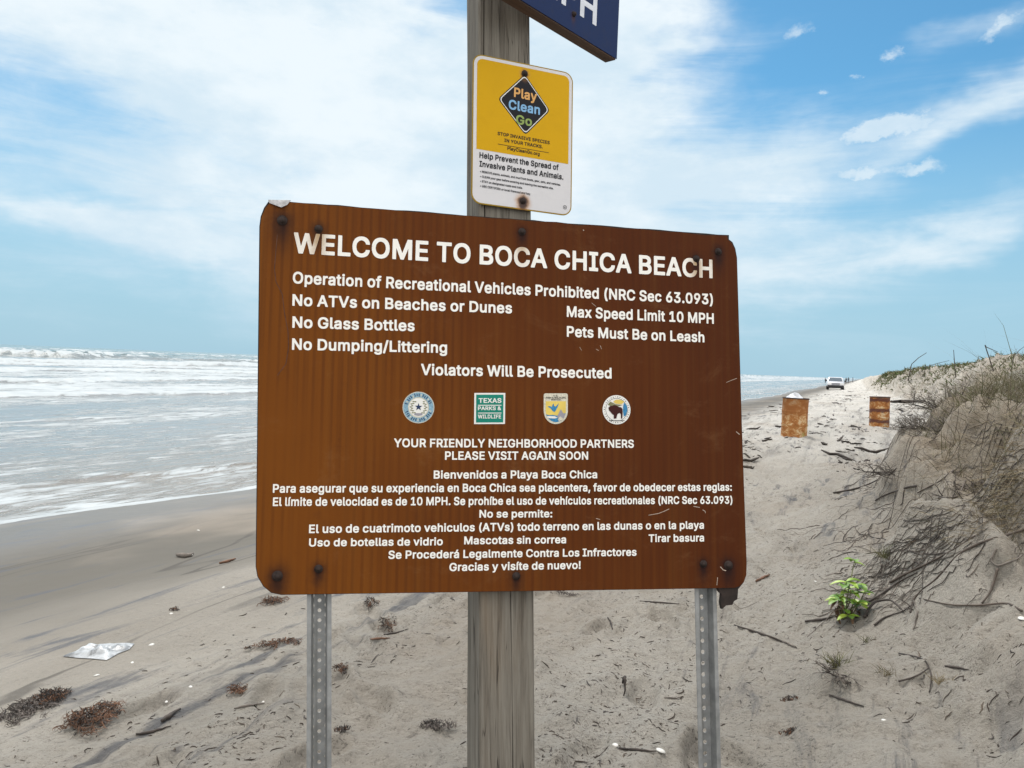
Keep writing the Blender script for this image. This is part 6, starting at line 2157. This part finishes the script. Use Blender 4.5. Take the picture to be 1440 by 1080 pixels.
def bare_stem(px_base, tip_pxs, dist, rad, label):
    """thin stem standing up against the sky at a given distance"""
    g = ground(*px_base)
    P = [g - Vector((0, 0, 0.03))]
    for p in tip_pxs:
        r = ray(*p)
        P.append(Vector(EYE + r * (g.y / r[1])))
    rad = rad * g.y / 9.0
    c = P[0].copy()
    mb = MB()
    out = []
    for a, b in zip(P, P[1:]):
        for j in range(4):
            out.append(a.lerp(b, j / 4) - c)
    out.append(P[-1] - c)
    mb.tube(out, [rad * (1 - .55 * i / len(out)) for i in range(len(out))], 5)
    o = mb.build('bare_stem', DARK_WOOD)
    o.location = c
    tag(o, label, 'stem', 'bare stems standing above the dune')


bare_stem((1277, 535), [(1282, 512), (1292, 503), (1303, 496)], 0, .006, 'thin arching bare stem, leftmost above the dune')
bare_stem((1298, 530), [(1302, 516), (1318, 511), (1335, 507)], 0, .0045, 'thin bare stem leaning right, second above the dune')
bare_stem((1344, 530), [(1342, 507), (1341, 492)], 0, .006, 'upright bare stem standing straight above the dune')
bare_stem((1397, 520), [(1391, 503), (1385, 485), (1387, 488), (1396, 492), (1403, 495)], 0, .007, 'hooked bare stem with a bent tip above the dune')
bare_stem((1421, 522), [(1426, 500), (1434, 492), (1441, 487)], 0, .005, 'thin bare stem leaning out of the right edge')


# ---- grasses and creepers on the dunes
def region_points(n, t0, t1, d0, d1, dens):
    t = rng.uniform(t0, t1, n)
    q = np.interp(t, DF_T, DF_Q) + rng.uniform(d0, d1, n)
    x, y = xy(q, t)
    d, q, t, far = dune_d(x, y)
    k = rng.uniform(0, 1, n) < dens(d, q, t, far, x, y)
    return x[k], y[k], d[k], t[k]


def build_grass():
    # dry and olive grass on the near dune top
    def dn(d, q, t, far, x, y):
        s2 = 1.25 + 1.6 * far
        return sst(d, s2 - 0.45, s2 + 0.05) * np.clip(0.55 + 0.9 * fbm(x * 0.8, y * 0.8, 501, 3), 0, 1) * (1 - 0.55 * sst(d, 3, 7)) * (1 - 0.5 * sst(t, 6, 12))
    x, y, d, t = region_points(150000, -3.5, 14, 0.7, 9, dn)
    n = len(x)
    P = np.stack([x, y, height(x, y) - 0.01], 1)
    D = np.stack([rng.normal(0, .42, n), rng.normal(0, .42, n), rng.uniform(.45, 1.1, n)], 1)
    D /= np.linalg.norm(D, axis=1)[:, None]
    L = np.exp(rng.normal(math.log(0.20), .45, n))
    bend = np.stack([rng.normal(-.1, .35, n), rng.normal(-.1, .35, n), rng.uniform(-.5, 0, n)], 1)
    o = blades_mesh('dune_grass', P, D, L, rng.uniform(.0025, .006, n), bend, varied('dry_grass', [(0.12, 0.105, 0.06), (0.20, 0.17, 0.11), (0.085, 0.10, 0.035), (0.27, 0.24, 0.18), (0.10, 0.075, 0.05)]))
    tag(o, 'dry olive and straw coloured grass covering the top of the near dune', 'grass', kind='stuff')

    # far dune: green low cover along the crest and pale grass on its back
    def dn2(d, q, t, far, x, y):
        s2 = 1.25 + 1.6 * far
        return sst(d, s2 - 2.3, s2 + 0.3) * np.clip(0.75 + 1.0 * fbm(x * 0.22, y * 0.22, 502, 4), 0.0, 1)
    x, y, d, t = region_points(120000, 7, 95, 0.4, 9, dn2)
    n = len(x)
    P = np.stack([x, y, height(x, y) - 0.02], 1)
    D = np.stack([rng.normal(0, .7, n), rng.normal(0, .7, n), rng.uniform(.2, 1.0, n)], 1)
    D /= np.linalg.norm(D, axis=1)[:, None]
    far_k = np.clip(np.hypot(x, y) / 30, .6, 2.2)
    o = blades_mesh('creeper_cover', P, D, rng.uniform(.08, .30, n) * far_k ** .5, rng.uniform(.012, .045, n) * far_k, np.stack([rng.normal(0, .3, n), rng.normal(0, .3, n), rng.uniform(-.5, .1, n)], 1),
                    varied('creeper_leaves', [(0.055, 0.085, 0.022), (0.09, 0.115, 0.04), (0.20, 0.18, 0.115), (0.07, 0.085, 0.035), (0.15, 0.14, 0.085), (0.24, 0.21, 0.14)]))
    tag(o, 'low green creeper and grass spread over the far dune crest', 'ground cover', kind='stuff')

    # slumped turf hanging on the near scarp: straw coloured blades pointing down-slope
    x, y = [], []
    for cx, cy, sx, sy, k in ((1418, 690, 30, 22, 700), (1390, 730, 40, 10, 380), (1345, 628, 40, 8, 450), (1420, 622, 25, 8, 400), (1300, 690, 40, 25, 180)):
        for i in range(90):
            g = ground(min(1470, random.gauss(cx, sx * .6)), random.gauss(cy, sy * .6))
            if math.hypot(g.x, g.y) < 9:
                m = k // 90
                x += list(g.x + rng.normal(0, .05, m))
                y += list(g.y + rng.normal(0, .05, m))
    x, y = np.array(x), np.array(y)
    n = len(x)
    P = np.stack([x, y, height(x, y)], 1)
    D = np.stack([rng.normal(-.5, .6, n), rng.normal(-.2, .5, n), rng.normal(0.10, .35, n)], 1)
    D /= np.linalg.norm(D, axis=1)[:, None]
    o = blades_mesh('slumped_turf', P, D, rng.uniform(.03, .13, n), rng.uniform(.0014, .0030, n), np.stack([rng.normal(-.1, .3, n), rng.normal(0, .3, n), rng.uniform(-.7, 0, n)], 1),
                    varied('straw', [(0.26, 0.205, 0.13), (0.17, 0.13, 0.085), (0.33, 0.27, 0.17), (0.11, 0.082, 0.06), (0.19, 0.165, 0.09)]))
    tag(o, 'matted straw coloured grass slumped over the near dune face', 'grass', kind='stuff')


build_grass()


def tuft(px, py, n, L, label, cols):
    g = ground(px, py)
    P = np.tile(np.array([[0.0, 0, -.01]]), (n, 1)) + rng.normal(0, .018, (n, 3)) * np.array([[1, 1, .1]])
    D = np.stack([rng.normal(0, .5, n), rng.normal(0, .5, n), rng.uniform(.4, 1.1, n)], 1)
    D /= np.linalg.norm(D, axis=1)[:, None]
    o = blades_mesh('grass_tuft', P, D, L * rng.uniform(.5, 1.1, n), rng.uniform(.0018, .0035, n), np.stack([rng.normal(0, .3, n), rng.normal(0, .3, n), rng.uniform(-.4, 0, n)], 1), varied('tuft_blades', cols))
    o.location = g
    tag(o, label, 'grass tuft', 'little grass tufts on the slope')


OL = [(0.10, 0.115, 0.04), (0.19, 0.17, 0.09), (0.08, 0.07, 0.04)]
tuft(1246, 782, 90, .13, 'olive grass tuft above the green plant', OL)
tuft(1178, 935, 120, .09, 'olive grass tuft crowning the low mound at the right', OL)
tuft(1222, 900, 40, .06, 'tiny olive tuft right below the green plant', OL)
tuft(1250, 945, 60, .05, 'small straw tuft right of the low mound', [(0.22, 0.18, 0.11), (0.15, 0.12, 0.07), (0.10, 0.09, 0.05)])
tuft(1325, 958, 50, .05, 'pale straw tuft alone on the bare sand', [(0.30, 0.25, 0.16), (0.2, 0.16, 0.10), (0.25, 0.2, 0.12)])
